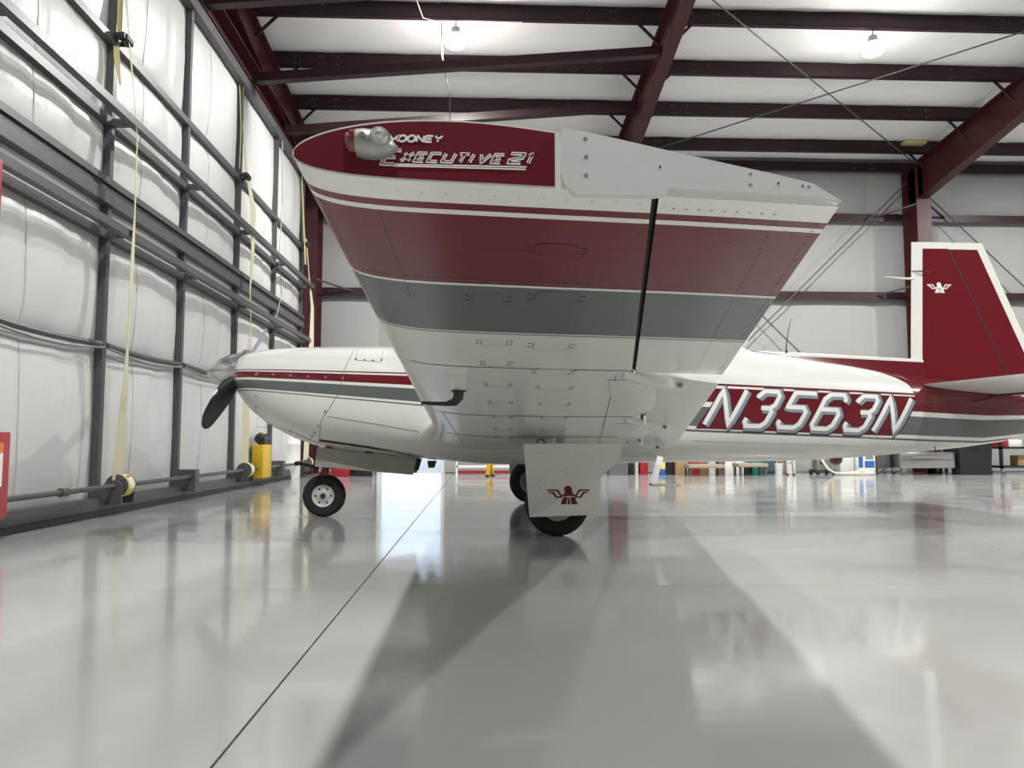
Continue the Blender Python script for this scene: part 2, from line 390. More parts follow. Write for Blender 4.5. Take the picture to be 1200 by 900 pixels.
# shaft, drums, straps
SX, SZ = XP + .12, .26
MB().tube((SX, -9.4, SZ), (SX, 14.0, SZ), .022, n=10).build('lift_shaft', 'steel_gray', D)
mb = MB(); mb.tube((SX, 5.9, SZ), (SX, 6.0, SZ), .034); mb.build('shaft_coupling', 'steel_gray', D)
def ribbon(pts, ws, angs, mb, t=.004):
    rings = []
    for p, w, a in zip(pts, ws, angs):
        p = Vector(p); dx = Vector((math.sin(a), math.cos(a), 0)); nn = Vector((math.cos(a), -math.sin(a), 0)) * t / 2
        rings.append([p + dx * w / 2 + nn, p - dx * w / 2 + nn, p - dx * w / 2 - nn, p + dx * w / 2 - nn])
    return mb.loft(rings)
def drum(Y, px, py):
    c = (SX, Y, SZ)
    d = MB().lathe([(.03, -.085), (.085, -.085), (.1, -.08), (.1, -.07)], c, 'y').lathe([(.1, .07), (.1, .08), (.03, .08)], c, 'y').build('drum_flange', 'steel_gray', D, smooth=40)
    r = MB().lathe([(.098, -.07), (.098, .07)], c, 'y', n=32).build('strap_drum', 'label_yellow', D, smooth=40)
    MB().loft([[(SX + .1005 * math.cos(a), Y + .045, SZ + .1005 * math.sin(a)), (SX + .1005 * math.cos(a), Y - .045, SZ + .1005 * math.sin(a))] for a in [math.radians(q) for q in range(-15, 76, 10)]], closed=False).build('label', 'label_white', r, fixn=False)
    MB().loft([[(SX + .101 * math.cos(a), Y + .035, SZ + .101 * math.sin(a)), (SX + .101 * math.cos(a), Y - .035, SZ + .101 * math.sin(a))] for a in [math.radians(q) for q in range(45, 66, 7)]], closed=False).build('label_stripe', 'signal_red', r, fixn=False)
    mb = MB()
    for dy in (-.13, .11): mb.prism([(SX - .17, .1), (SX + .07, .1), (SX + .07, .27), (SX + .03, .31), (SX - .05, .31), (SX - .17, .2)], 'y', Y + dy, Y + dy + .02)
    mb.build('drum_bracket', 'steel_gray', D)
for Y in (6.77, 10.35, 14.0, 3.15, -.4): drum(Y + .1, 0, 0)
for Y in (8.5, 12.2, 4.96, 1.35):
    mb = MB().bbox(SX - .15, SX + .06, Y - .03, Y + .09, .1, .34, .01); mb.build('bearing_block', 'steel_gray', D)
def strap(pix, Ys, ws, angs, mt):
    pts = [atY(px, py, Y) for (px, py), Y in zip(pix, Ys)]
    # resample
    P, Wd, A = [], [], []
    for i in range(len(pts) - 1):
        for k in range(6):
            t = k / 6; P.append(pts[i].lerp(pts[i + 1], t)); Wd.append(ws[i] + (ws[i + 1] - ws[i]) * t); A.append(angs[i] + (angs[i + 1] - angs[i]) * t)
    P.append(pts[-1]); Wd.append(ws[-1]); A.append(angs[-1])
    ribbon(P, Wd, A, MB()).build('lift_strap', mt, D, smooth=50)
R = math.radians
strap([(150, -25), (148, 0), (156, 100), (161, 160), (158, 250), (155, 310), (150, 400), (143, 500), (137, 566)], [6.8] * 9, [.09] * 9, [R(0), R(-10), R(-18), R(-20), R(-19), R(-6), R(-18), R(20), R(35)], 'strap_pale')
strap([(142, -25), (141, 0), (140, 38), (146, 50)], [6.75] * 4, [.08] * 4, [R(5)] * 4, 'strap')
strap([(136, 42), (137, 70), (141, 100)], [6.75] * 3, [.06, .06, .02], [R(30)] * 3, 'strap')
strap([(283, 94), (285, 150), (289, 200), (297, 245), (296, 300), (293, 340), (294, 380), (291, 420), (288, 480), (287, 548)], [10.4] * 10, [.1] * 10, [R(-8), R(-10), R(0), R(25), R(5), R(-10), R(-14), R(10), R(40), R(50)], 'strap_pale')
strap([(281, 94), (283, 150), (281, 198)], [10.32] * 3, [.06] * 3, [R(0)] * 3, 'strap')
strap([(359, 280), (362, 320), (366, 360), (365, 400), (358, 545)], [14.0] * 5, [.1] * 5, [R(0), R(-5), R(20), R(40), R(50)], 'strap_pale')
strap([(352, 170), (357, 285), (358, 310)], [13.9] * 3, [.08] * 3, [R(5)] * 3, 'strap')
for Y, px, py in ((6.77, 137, 38), (10.35, 283, 202), (14.0, 357, 290)):
    p = Vector((XP + .06, Y, 4.30))
    mb = MB(); mb.lathe([(.045, -.06), (.045, .06)], p, 'y', n=16); mb.tube((XP - .01, Y - .07, 4.3), (XP + .09, Y - .07, 4.3), .03, n=6); mb.tube((XP - .01, Y + .07, 4.3), (XP + .09, Y + .07, 4.3), .03, n=6)
    mb.build('strap_roller', 'dark_metal', D)
# a grey cord hanging down the far bay
MB().path([atX(px, py, XP + .05) for px, py in ((331, 165), (331, 240), (327, 300), (330, 345), (323, 375))], .008, n=5).build('cord', 'steel_light', D)
MB().box(XP - .02, XP + .12, 4.75, 4.87, 2.62, 2.78).build('junction_box', 'steel_gray', D)

# yellow lift motor case on the door bottom
mo = empty('lift_motor', (XP + .04, 11.25, 0), 'yellow metal motor case with black motor on top, on the strap door bottom', 'motor')
MB().bbox(.0, .16, -.28, .17, .12, .60, .015).build('case', 'signal_yellow', mo, smooth=30)
mb = MB().lathe([(.03, -.17), (.075, -.15), (.08, .12), (.05, .14)], (.08, -.05, .685), 'y', n=20); mb.box(.03, .13, -.1, .0, .6, .63); mb.build('electric_motor', 'plastic_black', mo, smooth=40)
MB().box(.04, .12, -.15, -.09, .64, .78).build('terminal_box', 'label_yellow', mo)
MB().box(-.06, .01, -.26, .12, .16, .5).build('mounting_plate', 'steel_gray', mo)
# red cabinet and red hanging panel by the door, at the edge of view
rb = empty('control_cabinet', (XP + .03, 4.73, 0), 'low red metal cabinet with white and orange warning label by strap door', 'cabinet')
MB().bbox(-.03, .2, -.35, .36, .15, .71, .01).build('case', 'signal_red', rb, smooth=30)
lb = MB().box(.2, .203, -.15, .28, .36, .64).build('warning_label', 'label_white', rb)
MB().box(.203, .2045, -.15, .28, .575, .64).build('label_header', 'label_orange', lb)
MB().prism([(.02, .42), (.14, .42), (.08, .53)], 'x', .203, .2045).build('hazard_mark', 'seam_dark', lb)
for dz in (.39, .375, .40): pass
rp = tag(MB().bbox(XP + .2, XP + .235, 4.5, 4.86, 1.81, 2.45, .008).build('signboard', 'signal_red', smooth=30), 'plain red signboard hanging from the grey rails of strap door', 'signboard')

# ---- lamps
def lamp(x, Y, drop, label, tilt=0, k=1.0):
    zp = ROOF(Y); z = zp - drop
    L = empty('high_bay_lamp', (x, Y, z), label, 'lamp', 'round high bay lamps under the roof')
    MB().lathe([(.03, .13), (.06, .13), (.07, .05), (.11, .03), (.115, 0), (.10, -.01)], (0, 0, 0), 'z', n=24).build('housing', 'lamp_body', L, smooth=40)
    MB().lathe([(.10, .0), (.15, -.03), (.165, -.07), (.155, -.11), (.12, -.145), (.06, -.165), (.01, -.17)], (0, 0, 0), 'z', n=24).build('lens', 'lamp_lens', L, smooth=40)
    MB().tube((0, 0, .12), (0, 0, drop), .008, n=6).build('hook', 'steel_light', L)
    L.rotation_euler = (tilt, 0, 0)
    ld = bpy.data.lights.new('lamp_light', 'AREA'); ld.shape = 'DISK'; ld.size = .3; ld.energy = LAMP_W * k; ld.color = (1, .985, .96)
    lo = bpy.data.objects.new('lamp_light', ld); COL.objects.link(lo); lo.parent = L; lo.location = (0, 0, -.18)
    pd = bpy.data.lights.new('lamp_glow', 'POINT'); pd.shadow_soft_size = .1; pd.energy = GLOBE_W * k; pd.color = (1, .98, .96)
    po = bpy.data.objects.new('lamp_glow', pd); COL.objects.link(po); po.parent = L; po.location = (0, 0, -.24)
    return L
lamp(-.385, 10.8, .24, 'glowing round high bay lamp with a thin cord dangling below it')
lamp(5.93, 10.8, .22, 'glowing round high bay lamp above the red and white tail fin')
for x, Y, k in ((12.2, 10.8, 1), (-.4, .4, 1), (6.5, .4, 1), (12.8, .4, 1)):
    lamp(x, Y, .22, 'round high bay lamp further along the roof purlins', k=k)
tag(MB().path([(-.6, 10.78, 6.86), (-.58, 10.77, 6.3), (-.47, 10.78, 5.75), (-.46, 10.8, 5.2)], .007, n=5).build('extension_cord', 'wire'), 'thin dark cord dangling from the roof purlin beside a lamp', 'cord')
tag(MB().path([(-.95, 9.6, 6.98), (-.93, 10.3, 6.9), (-.86, 10.68, 6.84), (-.7, 10.74, 6.83), (-.2, 10.74, 6.84), (.6, 10.74, 6.84)], .008, n=5).build('lamp_cable', 'label_white'), 'white power cable run along the roof purlin to a lamp', 'cable')

# ================================================================== the airplane
YC = 6.65
AP = empty('airplane', (0, YC, 0), 'white low wing propeller airplane with dark red and gray stripes, parked in the hangar', 'airplane')
def lerp_tab(tab, x, k):
    if x <= tab[0][0]: return tab[0][k]
    for a, b_ in zip(tab[:-1], tab[1:]):
        if x <= b_[0]:
            t = (x - a[0]) / (b_[0] - a[0]); return a[k] + (b_[k] - a[k]) * t
    return tab[-1][k]
#        x     ztop   zbot   halfw  belt  ntop nbot
FUS = [(-2.03, 1.375, 1.02, .36, 1.20, 2.6, 2.3),
       (-1.99, 1.395, .955, .41, 1.20, 2.7, 2.3),
       (-1.93, 1.412, .89, .44, 1.19, 2.8, 2.3),
       (-1.80, 1.435, .785, .47, 1.18, 2.8, 2.4),
       (-1.58, 1.450, .67, .50, 1.16, 2.8, 2.5),
       (-1.40, 1.457, .61, .515, 1.14, 2.8, 2.6),
       (-1.00, 1.462, .565, .535, 1.10, 2.7, 2.8),
       (-.72, 1.467, .525, .55, 1.08, 2.5, 3.0),
       (-.40, 1.64, .49, .56, 1.08, 2.2, 3.0),
       (0.0, 1.90, .455, .57, 1.08, 2.2, 3.0),
       (.35, 2.0, .445, .575, 1.08, 2.3, 3.0),
       (.80, 2.01, .45, .575, 1.08, 2.3, 3.0),
       (1.30, 1.94, .46, .56, 1.08, 2.2, 3.0),
       (1.70, 1.78, .465, .53, 1.06, 2.1, 2.8),
       (2.05, 1.60, .468, .49, 1.03, 2.1, 2.6),
       (2.35, 1.468, .47, .45, 1.00, 2.2, 2.5),
       (2.80, 1.40, .476, .385, .97, 2.3, 2.4),
       (3.30, 1.33, .502, .31, .95, 2.4, 2.3),
       (3.80, 1.25, .543, .23, .93, 2.4, 2.2),
       (4.30, 1.19, .59, .155, .92, 2.3, 2.2),
       (4.70, 1.13, .645, .10, .92, 2.2, 2.2),
       (4.92, 1.06, .72, .05, .92, 2, 2)]
def fsec(x): return [lerp_tab(FUS, x, k) for k in range(1, 7)]
def fside(x, z):
    zt, zb, w, zc, nt_, nb_ = fsec(x)
    if z >= zc: q = min(1, (z - zc) / (zt - zc)); n = nt_
    else: q = min(1, (zc - z) / (zc - zb)); n = nb_
    return w * max(0, 1 - q ** n) ** (1 / n)
def fring(x, n=44, grow=0):
    zt, zb, w, zc, nt_, nb_ = fsec(x); out = []
    for k in range(n):
        a = 2 * PI * k / n; c, s = math.cos(a), math.sin(a)
        nn = nt_ if s >= 0 else nb_; h = (zt - zc) if s >= 0 else (zc - zb)
        out.append((x, math.copysign(abs(c) ** (2 / nn), c) * (w + grow), zc + math.copysign(abs(s) ** (2 / nn), s) * (h + grow)))
    return out
# paint scheme of the fuselage: stripes between two curves zhi(x), zlo(x), plus a white teardrop closing towards the tail
def side_pt(px, py):
    Y = 6.1
    for _ in range(6):
        p = atY(px, py, Y); Y = YC - fside(p.x, p.z)
    return p
HI = [side_pt(*p) for p in ((291, 432.5), (476, 436.5), (846, 449.5), (1065, 460.5), (1100, 463), (1195, 470))]
LO = [side_pt(*p) for p in ((291, 457.5), (476, 474), (808, 505.5), (1095, 517.5), (1150, 519), (1198, 513))]
TD = [side_pt(*p) for p in ((880, 412), (920, 417.5), (950, 423), (1000, 430), (1030, 436), (1050, 443), (1062, 449))]
def fcurve(nt, xsock, pts, x0=-2.2, x1=5.2):
    mr = nt.nodes.new('ShaderNodeMapRange'); mr.inputs[1].default_value = x0; mr.inputs[2].default_value = x1
    nt.links.new(xsock, mr.inputs[0])
    fc = nt.nodes.new('ShaderNodeFloatCurve'); c = fc.mapping.curves[0]; fc.mapping.use_clip = False
    pts = sorted(pts); P = [((x - x0) / (x1 - x0), z / 3) for x, z in pts]
    P = [(0.0, P[0][1])] + P + [(1.0, P[-1][1])]
    while len(c.points) < len(P): c.points.new(.5, .5)
    for cp, p in zip(c.points, P): cp.location = p; cp.handle_type = 'VECTOR'
    fc.mapping.update()
    nt.links.new(mr.outputs[0], fc.inputs[1])
    ml = nt.nodes.new('ShaderNodeMath'); ml.operation = 'MULTIPLY'; ml.inputs[1].default_value = 3
    nt.links.new(fc.outputs[0], ml.inputs[0]); return ml.outputs[0]
def mth(nt, op, a, b_):
    n = nt.nodes.new('ShaderNodeMath'); n.operation = op
    for i, q in enumerate((a, b_)):
        if isinstance(q, (int, float)): n.inputs[i].default_value = q
        else: nt.links.new(q, n.inputs[i])
    return n.outputs[0]
m = mat('fuselage_paint', WHITE, .22, coat=.5); nt = m.node_tree; bs = nt.nodes['Principled BSDF']
tc = nt.nodes.new('ShaderNodeTexCoord'); sp = nt.nodes.new('ShaderNodeSeparateXYZ'); nt.links.new(tc.outputs['Object'], sp.inputs[0])
zh = fcurve(nt, sp.outputs[0], [(p.x, p.z) for p in HI]); zl = fcurve(nt, sp.outputs[0], [(p.x, p.z) for p in LO])
t = mth(nt, 'DIVIDE', mth(nt, 'SUBTRACT', zh, sp.outputs[2]), mth(nt, 'SUBTRACT', zh, zl))
t = mth(nt, 'ADD', mth(nt, 'MULTIPLY', t, .8), .1)
cr = nt.nodes.new('ShaderNodeValToRGB'); cr.color_ramp.interpolation = 'CONSTANT'
stops = [(0, WHITE), (0., RED), (.045, WHITE), (.10, RED), (.385, WHITE), (.49, GRAY), (.885, WHITE), (.955, GRAY), (1.0, WHITE)]
els = cr.color_ramp.elements
els[0].position = 0; els[0].color = (*WHITE, 1); els[1].position = .1; els[1].color = (*RED, 1)
for p_, c_ in stops[2:]:
    e = els.new(.1 + .8 * p_); e.color = (*c_, 1)
nt.links.new(t, cr.inputs[0])
# tail: red above the white/gray stripe, aft of the teardrop
tz = fcurve(nt, sp.outputs[0], [(p.x, p.z) for p in TD] + [(TD[-1].x + .02, TD[-1].z - .02), (TD[-1].x + .05, TD[-1].z - .06), (TD[-1].x + .07, .8), (TD[0].x - .1, 2.3)])
up_ = mth(nt, 'GREATER_THAN', sp.outputs[2], tz)
ab = mth(nt, 'LESS_THAN', t, .1 + .8 * .385)
msk = mth(nt, 'MULTIPLY', up_, ab)
mx = nt.nodes.new('ShaderNodeMix'); mx.data_type = 'RGBA'; nt.links.new(msk, mx.inputs[0]); nt.links.new(cr.outputs[0], mx.inputs[6]); mx.inputs[7].default_value = (*RED, 1)
nt.links.new(mx.outputs[2], bs.inputs['Base Color'])

fx = sorted(set([r[0] for r in FUS] + [-2.0 + .1 * k for k in range(69)]))
fus = MB().loft([fring(x) for x in fx]).build('fuselage', 'fuselage_paint', AP, smooth=50)
def decal_quadstrip(pts, w, off, mb, closed=False, mapf=None):   # polyline stroke in 2D, mitred, mapped to a surface
    n = len(pts); L = []; Rr = []
    for i, p in enumerate(pts):
        p = Vector(p)
        a = Vector(pts[i - 1]) if (i > 0 or closed) else None
        c = Vector(pts[(i + 1) % n]) if (i < n - 1 or closed) else None
        d1 = (p - a).normalized() if a is not None else None; d2 = (c - p).normalized() if c is not None else None
        if d1 is None: nn = Vector((-d2.y, d2.x))
        elif d2 is None: nn = Vector((-d1.y, d1.x))
        else:
            n1_ = Vector((-d1.y, d1.x)); n2_ = Vector((-d2.y, d2.x)); nn = n1_ + n2_
            if nn.length < 1e-4: nn = n1_
            nn.normalize(); nn /= max(.72, nn.dot(n1_))
        L.append(p + nn * w / 2); Rr.append(p - nn * w / 2)
    vs = [mapf(q, off) for q in L] + [mapf(q, off) for q in Rr]
    fs = [(i, (i + 1) % n, n + (i + 1) % n, n + i) for i in range(n if closed else n - 1)]
    mb.add(vs, fs); return mb
def fmap(q, off): return (q[0], -(fside(q[0], q[1]) + off), q[1])
def fseam(pix, w=.004, mt='seam_soft', name='panel_seam', n=12):
    P = []
    for a, c in zip(pix[:-1], pix[1:]):
        for k in range(n):
            p = side_pt(a[0] + (c[0] - a[0]) * k / n, a[1] + (c[1] - a[1]) * k / n); P.append((p.x, p.z))
    p = side_pt(*pix[-1]); P.append((p.x, p.z))
    return decal_quadstrip(P, w, .0015, MB(), mapf=fmap).build(name, mt, fus, fixn=False)
# ---- registration lettering
GL = {'N': [[(0, 0), (0, 1), (.72, 0), (.72, 1)]],
      '3': [[(.02, .80), (.02, .86), (.14, 1), (.6, 1), (.72, .88), (.72, .62), (.6, .52), (.3, .52)], [(.6, .52), (.72, .42), (.72, .12), (.6, 0), (.12, 0), (0, .12), (0, .22)]],
      '5': [[(.78, 1), (.06, 1), (.02, .58), (.58, .58), (.72, .46), (.72, .12), (.6, 0), (.12, 0), (0, .12), (0, .2)]],
      '6': [[(.72, .80), (.72, .88), (.6, 1), (.14, 1), (0, .86), (0, .12), (.12, 0), (.6, 0), (.72, .12), (.72, .44), (.6, .56), (.02, .56)]],
      'E': [[(.72, 1), (0, 1), (0, 0), (.72, 0)], [(0, .5), (.62, .5)]], 'X': [[(0, 0), (.72, 1)], [(0, 1), (.72, 0)]],
      'C': [[(.72, 1), (0, 1), (0, 0), (.72, 0)]], 'U': [[(0, 1), (0, 0), (.72, 0), (.72, 1)]], 'T': [[(-.05, 1), (.77, 1)], [(.36, 1), (.36, 0)]],
      'I': [[(.1, 0), (.1, 1)]], 'V': [[(0, 1), (.3, 0), (.72, 1)]], '2': [[(.02, .8), (.02, 1), (.72, 1), (.72, .55), (0, .3), (0, 0), (.74, 0)]], '1': [[(0, .78), (.25, 1), (.25, 0)]],
      'M': [[(0, 0), (0, 1), (.42, .25), (.84, 1), (.84, 0)]], 'O': [[(.2, 0), (0, .25), (0, .75), (.2, 1), (.55, 1), (.75, .75), (.75, .25), (.55, 0), (.2, 0)]],
      'Y': [[(0, 1), (.38, .48), (.76, 1)], [(.38, .48), (.38, 0)]]}
def lettering(text, starts, scale, org, ex, ez, w, off, mapf, mb, shift=(0, 0), closed=()):
    for ch, st, sc in zip(text, starts, scale):
        if ch == ' ': continue
        for pl in GL[ch]:
            pts = [(org[0] + ex[0] * (st + u * sc) + ez[0] * v + shift[0], org[1] + ex[1] * (st + u * sc) + ez[1] * v + shift[1]) for u, v in pl]
            fine = []                                        # short segments so that the stroke follows the surface
            for a_, b_ in zip(pts[:-1], pts[1:]): fine += [(a_[0] + (b_[0] - a_[0]) * k / 6, a_[1] + (b_[1] - a_[1]) * k / 6) for k in range(6)]
            pts = fine + [pts[-1]]
            decal_quadstrip(pts, w, off, mb, mapf=mapf)
    return mb
ob = side_pt(823, 498); oe = side_pt(1049, 507); ot = side_pt(846, 457)
ln = math.hypot(oe.x - ob.x, oe.z - ob.z); ex = ((oe.x - ob.x) / 225, (oe.z - ob.z) / 225); ez = (ot.x - ob.x, ot.z - ob.z)
st = [3, 45, 83, 122, 161, 198]; sc = [36, 33, 34, 34, 33, 36]
hN = math.hypot(*ez)
# red field behind the number
quad = [side_pt(*p) for p in ((846, 455), (1076, 465), (1050, 511), (815, 502))]
mb = MB(); nq = 24; vs = []
for i in range(nq + 1):
    for j in range(7):
        u, v = i / nq, j / 6
        a = quad[0].lerp(quad[1], u); c = quad[3].lerp(quad[2], u); p = a.lerp(c, v); vs.append(fmap((p.x, p.z), .0015))
mb.add(vs, [(i * 7 + j, i * 7 + j + 1, (i + 1) * 7 + j + 1, (i + 1) * 7 + j) for i in range(nq) for j in range(6)])
mb.build('registration_field', 'red_paint', fus, fixn=False)
lettering('N3563N', st, sc, (ob.x, ob.z), ex, ez, hN * .25, .003, fmap, MB(), (.006, -.006)).build('registration_shadow', 'letter_shadow', fus, fixn=False)
lettering('N3563N', st, sc, (ob.x, ob.z), ex, ez, hN * .205, .0045, fmap, MB(), (.002, -.002)).build('registration_bevel', 'letter_gray', fus, fixn=False)
lettering('N3563N', st, sc, (ob.x, ob.z), ex, ez, hN * .105, .006, fmap, MB(), (-.009, .007)).build('registration_lettering', 'letter_white', fus, fixn=False)
# cowling seams and fasteners
fseam([(415, 410), (404, 432), (397, 461), (376, 494), (374, 518)])
fseam([(383, 488), (440, 497), (491, 506)])
fseam([(419, 409), (417, 422), (447, 424), (449, 411)], w=.003)
fseam([(300, 500), (330, 502), (352, 510), (374, 521)], w=.003)
fseam([(374, 516), (430, 524), (497, 536)], w=.02, mt='seam_dark')
fseam([(812, 517), (900, 520), (990, 522)], w=.002)
mb = MB()
for px, py in [(300, 439), (301.5, 437.5), (320, 438.5), (340.5, 440), (361, 441), (381.5, 442), (402, 443), (300, 464), (300, 477), (381, 482), (373, 499), (318, 498), (340, 505), (366, 511), (369, 507), (417, 421), (427, 422), (437, 422.5), (447, 422)]:
    p = side_pt(px, py); c = fmap((p.x, p.z), .002)
    mb.lathe([(.010, -.002), (.009, .003), (.004, .004)], (c[0], c[1] + .001, c[2]), 'y', n=8)
stuff(mb.build('fasteners', 'rivet', fus))
mb = MB()                                            # rivet rows along the tail cone
for a, c, n in (((812, 517), (1095, 526), 60), ((868, 425), (1040, 446), 0), ((1076, 470), (1180, 478), 30), ((1095, 464), (1095, 522), 14)):
    for k in range(n):
        p = side_pt(a[0] + (c[0] - a[0]) * k / n, a[1] + (c[1] - a[1]) * k / n); q = fmap((p.x, p.z), 0)
        mb.lathe([(.004, .001), (.003, -.0015)], q, 'y', n=6)
stuff(mb.build('rivet_rows', 'rivet', fus))
# windows and windscreen (dark glass shells just proud of the cabin skin)
def glass_patch(x0, x1, z0f, z1f, side, name):
    vs = []; n, m2 = 10, 6
    for i in range(n + 1):
        for j in range(m2 + 1):
            x = x0 + (x1 - x0) * i / n; zt = fsec(x)[0]; z = z0f(x) + (z1f(x) - z0f(x)) * j / m2; z = min(z, zt - .02)
            vs.append((x, side * (fside(x, z) + .006), z))
    return MB().add(vs, [(i * (m2 + 1) + j, i * (m2 + 1) + j + 1, (i + 1) * (m2 + 1) + j + 1, (i + 1) * (m2 + 1) + j) for i in range(n) for j in range(m2)]).build(name, 'glass', fus, smooth=60)
for sd in (-1, 1):
    glass_patch(-.5, .12, lambda x: 1.46, lambda x: fsec(x)[0] - .08, sd, 'windscreen')
    glass_patch(.2, .85, lambda x: 1.44, lambda x: 1.82, sd, 'side_window')
    glass_patch(.95, 1.5, lambda x: 1.44, lambda x: 1.80 - .25 * max(0, x - 1.1), sd, 'side_window')
# ---- roof and belly fittings
MB().loft([[(2.30 + dx * .9 + ox, dy * t_, 1.45 + dx * 1.55) for ox, dy in ((-.035, 0), (-.012, 1), (.03, .4), (.045, 0), (.03, -.4), (-.012, -1))] for dx, t_ in ((0, .016), (.06, .014), (.10, .01), (.12, .004))]).build('blade_antenna', 'white_paint', AP, smooth=50)
mb = MB().path([(2.74, 0, 1.395), (2.755, 0, 1.55), (2.80, 0, 1.76)], [.006, .004, .002], n=6); mb.loft([[(2.71, -.015, 1.39), (2.77, -.015, 1.39), (2.77, .015, 1.39), (2.71, .015, 1.39)], [(2.748, -.004, 1.47), (2.757, -.004, 1.47), (2.757, .004, 1.47), (2.748, .004, 1.47)]])
mb.build('whip_antenna', 'plastic_black', AP)
MB().lathe([(.06, .06), (.062, .02), (.052, -.03), (.03, -.05), (.008, -.056)], (3.17, 0, .49), 'z', n=20).build('belly_beacon', 'red_lens', AP, smooth=50)
mb = MB().tube((4.02, -.10, .62), (4.02, -.11, .54), .004, n=6); mb.build('drain_tube', 'dark_metal', AP)

# ---- fin, rudder, dorsal fillet
def finring(z, xa, xb, tk, n=9):
    up_, dn = [], []
    for k in range(n + 1):
        c = .5 - .5 * math.cos(PI * k / n)
        y = tk * 2.6 * (.2969 * math.sqrt(c) - .126 * c - .3516 * c * c + .2843 * c ** 3 - .1015 * c ** 4) / .3 * .5 if True else 0
        up_.append((xa + (xb - xa) * c, y, z)); dn.append((xa + (xb - xa) * c, -y, z))
    return dn[::-1] + up_[1:-1]
FLE = lambda z: 3.895 + .045 * (z - 1.40)
FTE = lambda z: 4.605 + (2.475 - z) * .415
FHG = lambda z: 4.285 + (2.42 - z) * .428
def slab(zs, fa, fb, tka, mfun, name, parent, nx, mats=('red_paint', 'white_paint')):
    """airfoil-like upright slab between chord lines fa(z) and fb(z); half thickness from tka(x, z)"""
    rings = []
    for z in zs:
        xa, xb = fa(z), fb(z); xsr = [xa + (xb - xa) * q for q in nx(z, xa, xb)]
        rings.append([(x, -tka(x, z), z) for x in xsr] + [(x, tka(x, z), z) for x in reversed(xsr)])
    n = len(rings[0])
    return MB().loft(rings, mfun=lambda i, j: mfun(i, min(j, n - 2 - j) if j < n - 1 else 0)).build(name, list(mats), parent, smooth=40)
def fth(x, z):
    xa, xb = FLE(z), FTE(z); c = max(0, min(1, (x - xa) / (xb - xa))); tk = .052 - .022 * (z - 1.2)
    return max(.0015, tk * 3.3 * (.2969 * math.sqrt(c) - .126 * c - .3516 * c * c + .2843 * c ** 3 - .1036 * c ** 4))
zsF = [1.10, 1.3, 1.5, 1.7, 1.9, 2.1, 2.3, 2.41, 2.47, 2.49]
def nxF(z, xa, xb): L = xb - xa; return [0, .006 / L, .02 / L, .05 / L, .1 / L, .4, .7, 1]
slab(zsF[:-1], FLE, lambda z: FHG(z) - .008, fth, lambda i, j: 1 if (j < 4 or zsF[i] >= 2.40) else 0, 'fin', AP, nxF)
def nxR(z, xa, xb): L = xb - xa; return [0, .3, 1 - .075 / L, 1]
zsR = [1.12, 1.4, 1.7, 2.0, 2.3, 2.405, 2.468]
rud = slab(zsR, lambda z: FHG(z) + .004, FTE, fth, lambda i, j: 1 if (j >= 2 or zsR[i] >= 2.40) else 0, 'rudder', AP, nxR)
mb = MB()
for sg in (-1, 1):
    vs = []
    for z in [1.2 + .1 * k for k in range(13)]:
        for dx in (-.010, .006): x = FHG(z) + dx; vs.append((x, sg * (fth(x, z) + .0015), z))
    mb.add(vs, [(2 * k, 2 * k + 1, 2 * k + 3, 2 * k + 2) for k in range(12)])
mb.build('hinge_gap_shade', 'letter_shadow', rud, fixn=False)  # dark strips laid over the rudder hinge gap, painted as its shade
# dorsal fillet, red with a white top edge
rings = []
for k in range(13):
    x = 2.42 + (4.0 - 2.42) * k / 12; zt = 1.462 - .045 * (x - 2.42); zb = fsec(x)[0] - .10; e = .012 + .006 * k / 12
    wb_ = .02 + .13 * (1 - k / 12) * .4 + .03
    rings.append([(x, -wb_, zb), (x, -e, zt - .03), (x, -e * .9, zt - .008), (x, 0, zt), (x, e * .9, zt - .008), (x, e, zt - .03), (x, wb_, zb)])
MB().loft(rings, mfun=lambda i, j: 1 if j in (1, 2, 3, 4) else 0).build('dorsal_fillet', ['red_paint', 'white_paint'], AP, smooth=40)
mb = MB().path([(3.96, 0, 2.13), (3.85, -.012, 2.13), (3.62, -.10, 2.125)], [.012, .009, .003], n=8); mb.build('whisker_antenna', 'white_paint', AP, smooth=50)
MB().path([(3.93, -.0, 2.20), (4.02, -.04, 2.19), (4.10, -.045, 2.185)], [.003, .008, .002], n=6).build('antenna_root', 'dark_metal', AP)
# ---- eagle emblem outline polygons (unit: wings span 1)
EG = []
def ep(*pts): EG.append([((x - 483) / 295, (563 - y) / 295) for x, y in pts])
ep((338, 526), (412, 526), (436, 562), (455, 562), (455, 571), (428, 571), (403, 536), (343, 536))
ep((350, 542), (386, 542), (404, 571), (440, 571), (440, 581), (396, 581), (374, 551), (354, 551))
ep((452, 534), (458, 512), (470, 503), (486, 501), (498, 508), (506, 522), (510, 545), (520, 560), (520, 570), (446, 570), (446, 558), (457, 552), (462, 528), (456, 540))
ep((448, 576), (478, 576), (470, 625), (430, 625)); ep((482, 576), (489, 576), (497, 625), (477, 625)); ep((494, 576), (526, 576), (545, 625), (506, 625))
for q in (EG[0], EG[1]): EG.append([(-x, z) for x, z in q])
def emblem(mapf, s, name, mt, parent):
    mb = MB()
    for q in EG: mb.add([mapf(x * s, z * s) for x, z in q], [tuple(range(len(q)))])
    return mb.build(name, mt, parent, fixn=False)
pE = atY(1103.5, 336, YC - .05); fin = [o for o in AP.children if o.name.startswith('fin')][0]
emblem(lambda x, z: (pE.x + x, -fth(pE.x + x, pE.z + z) - .003, pE.z + z), .235, 'emblem', 'letter_white', fin)

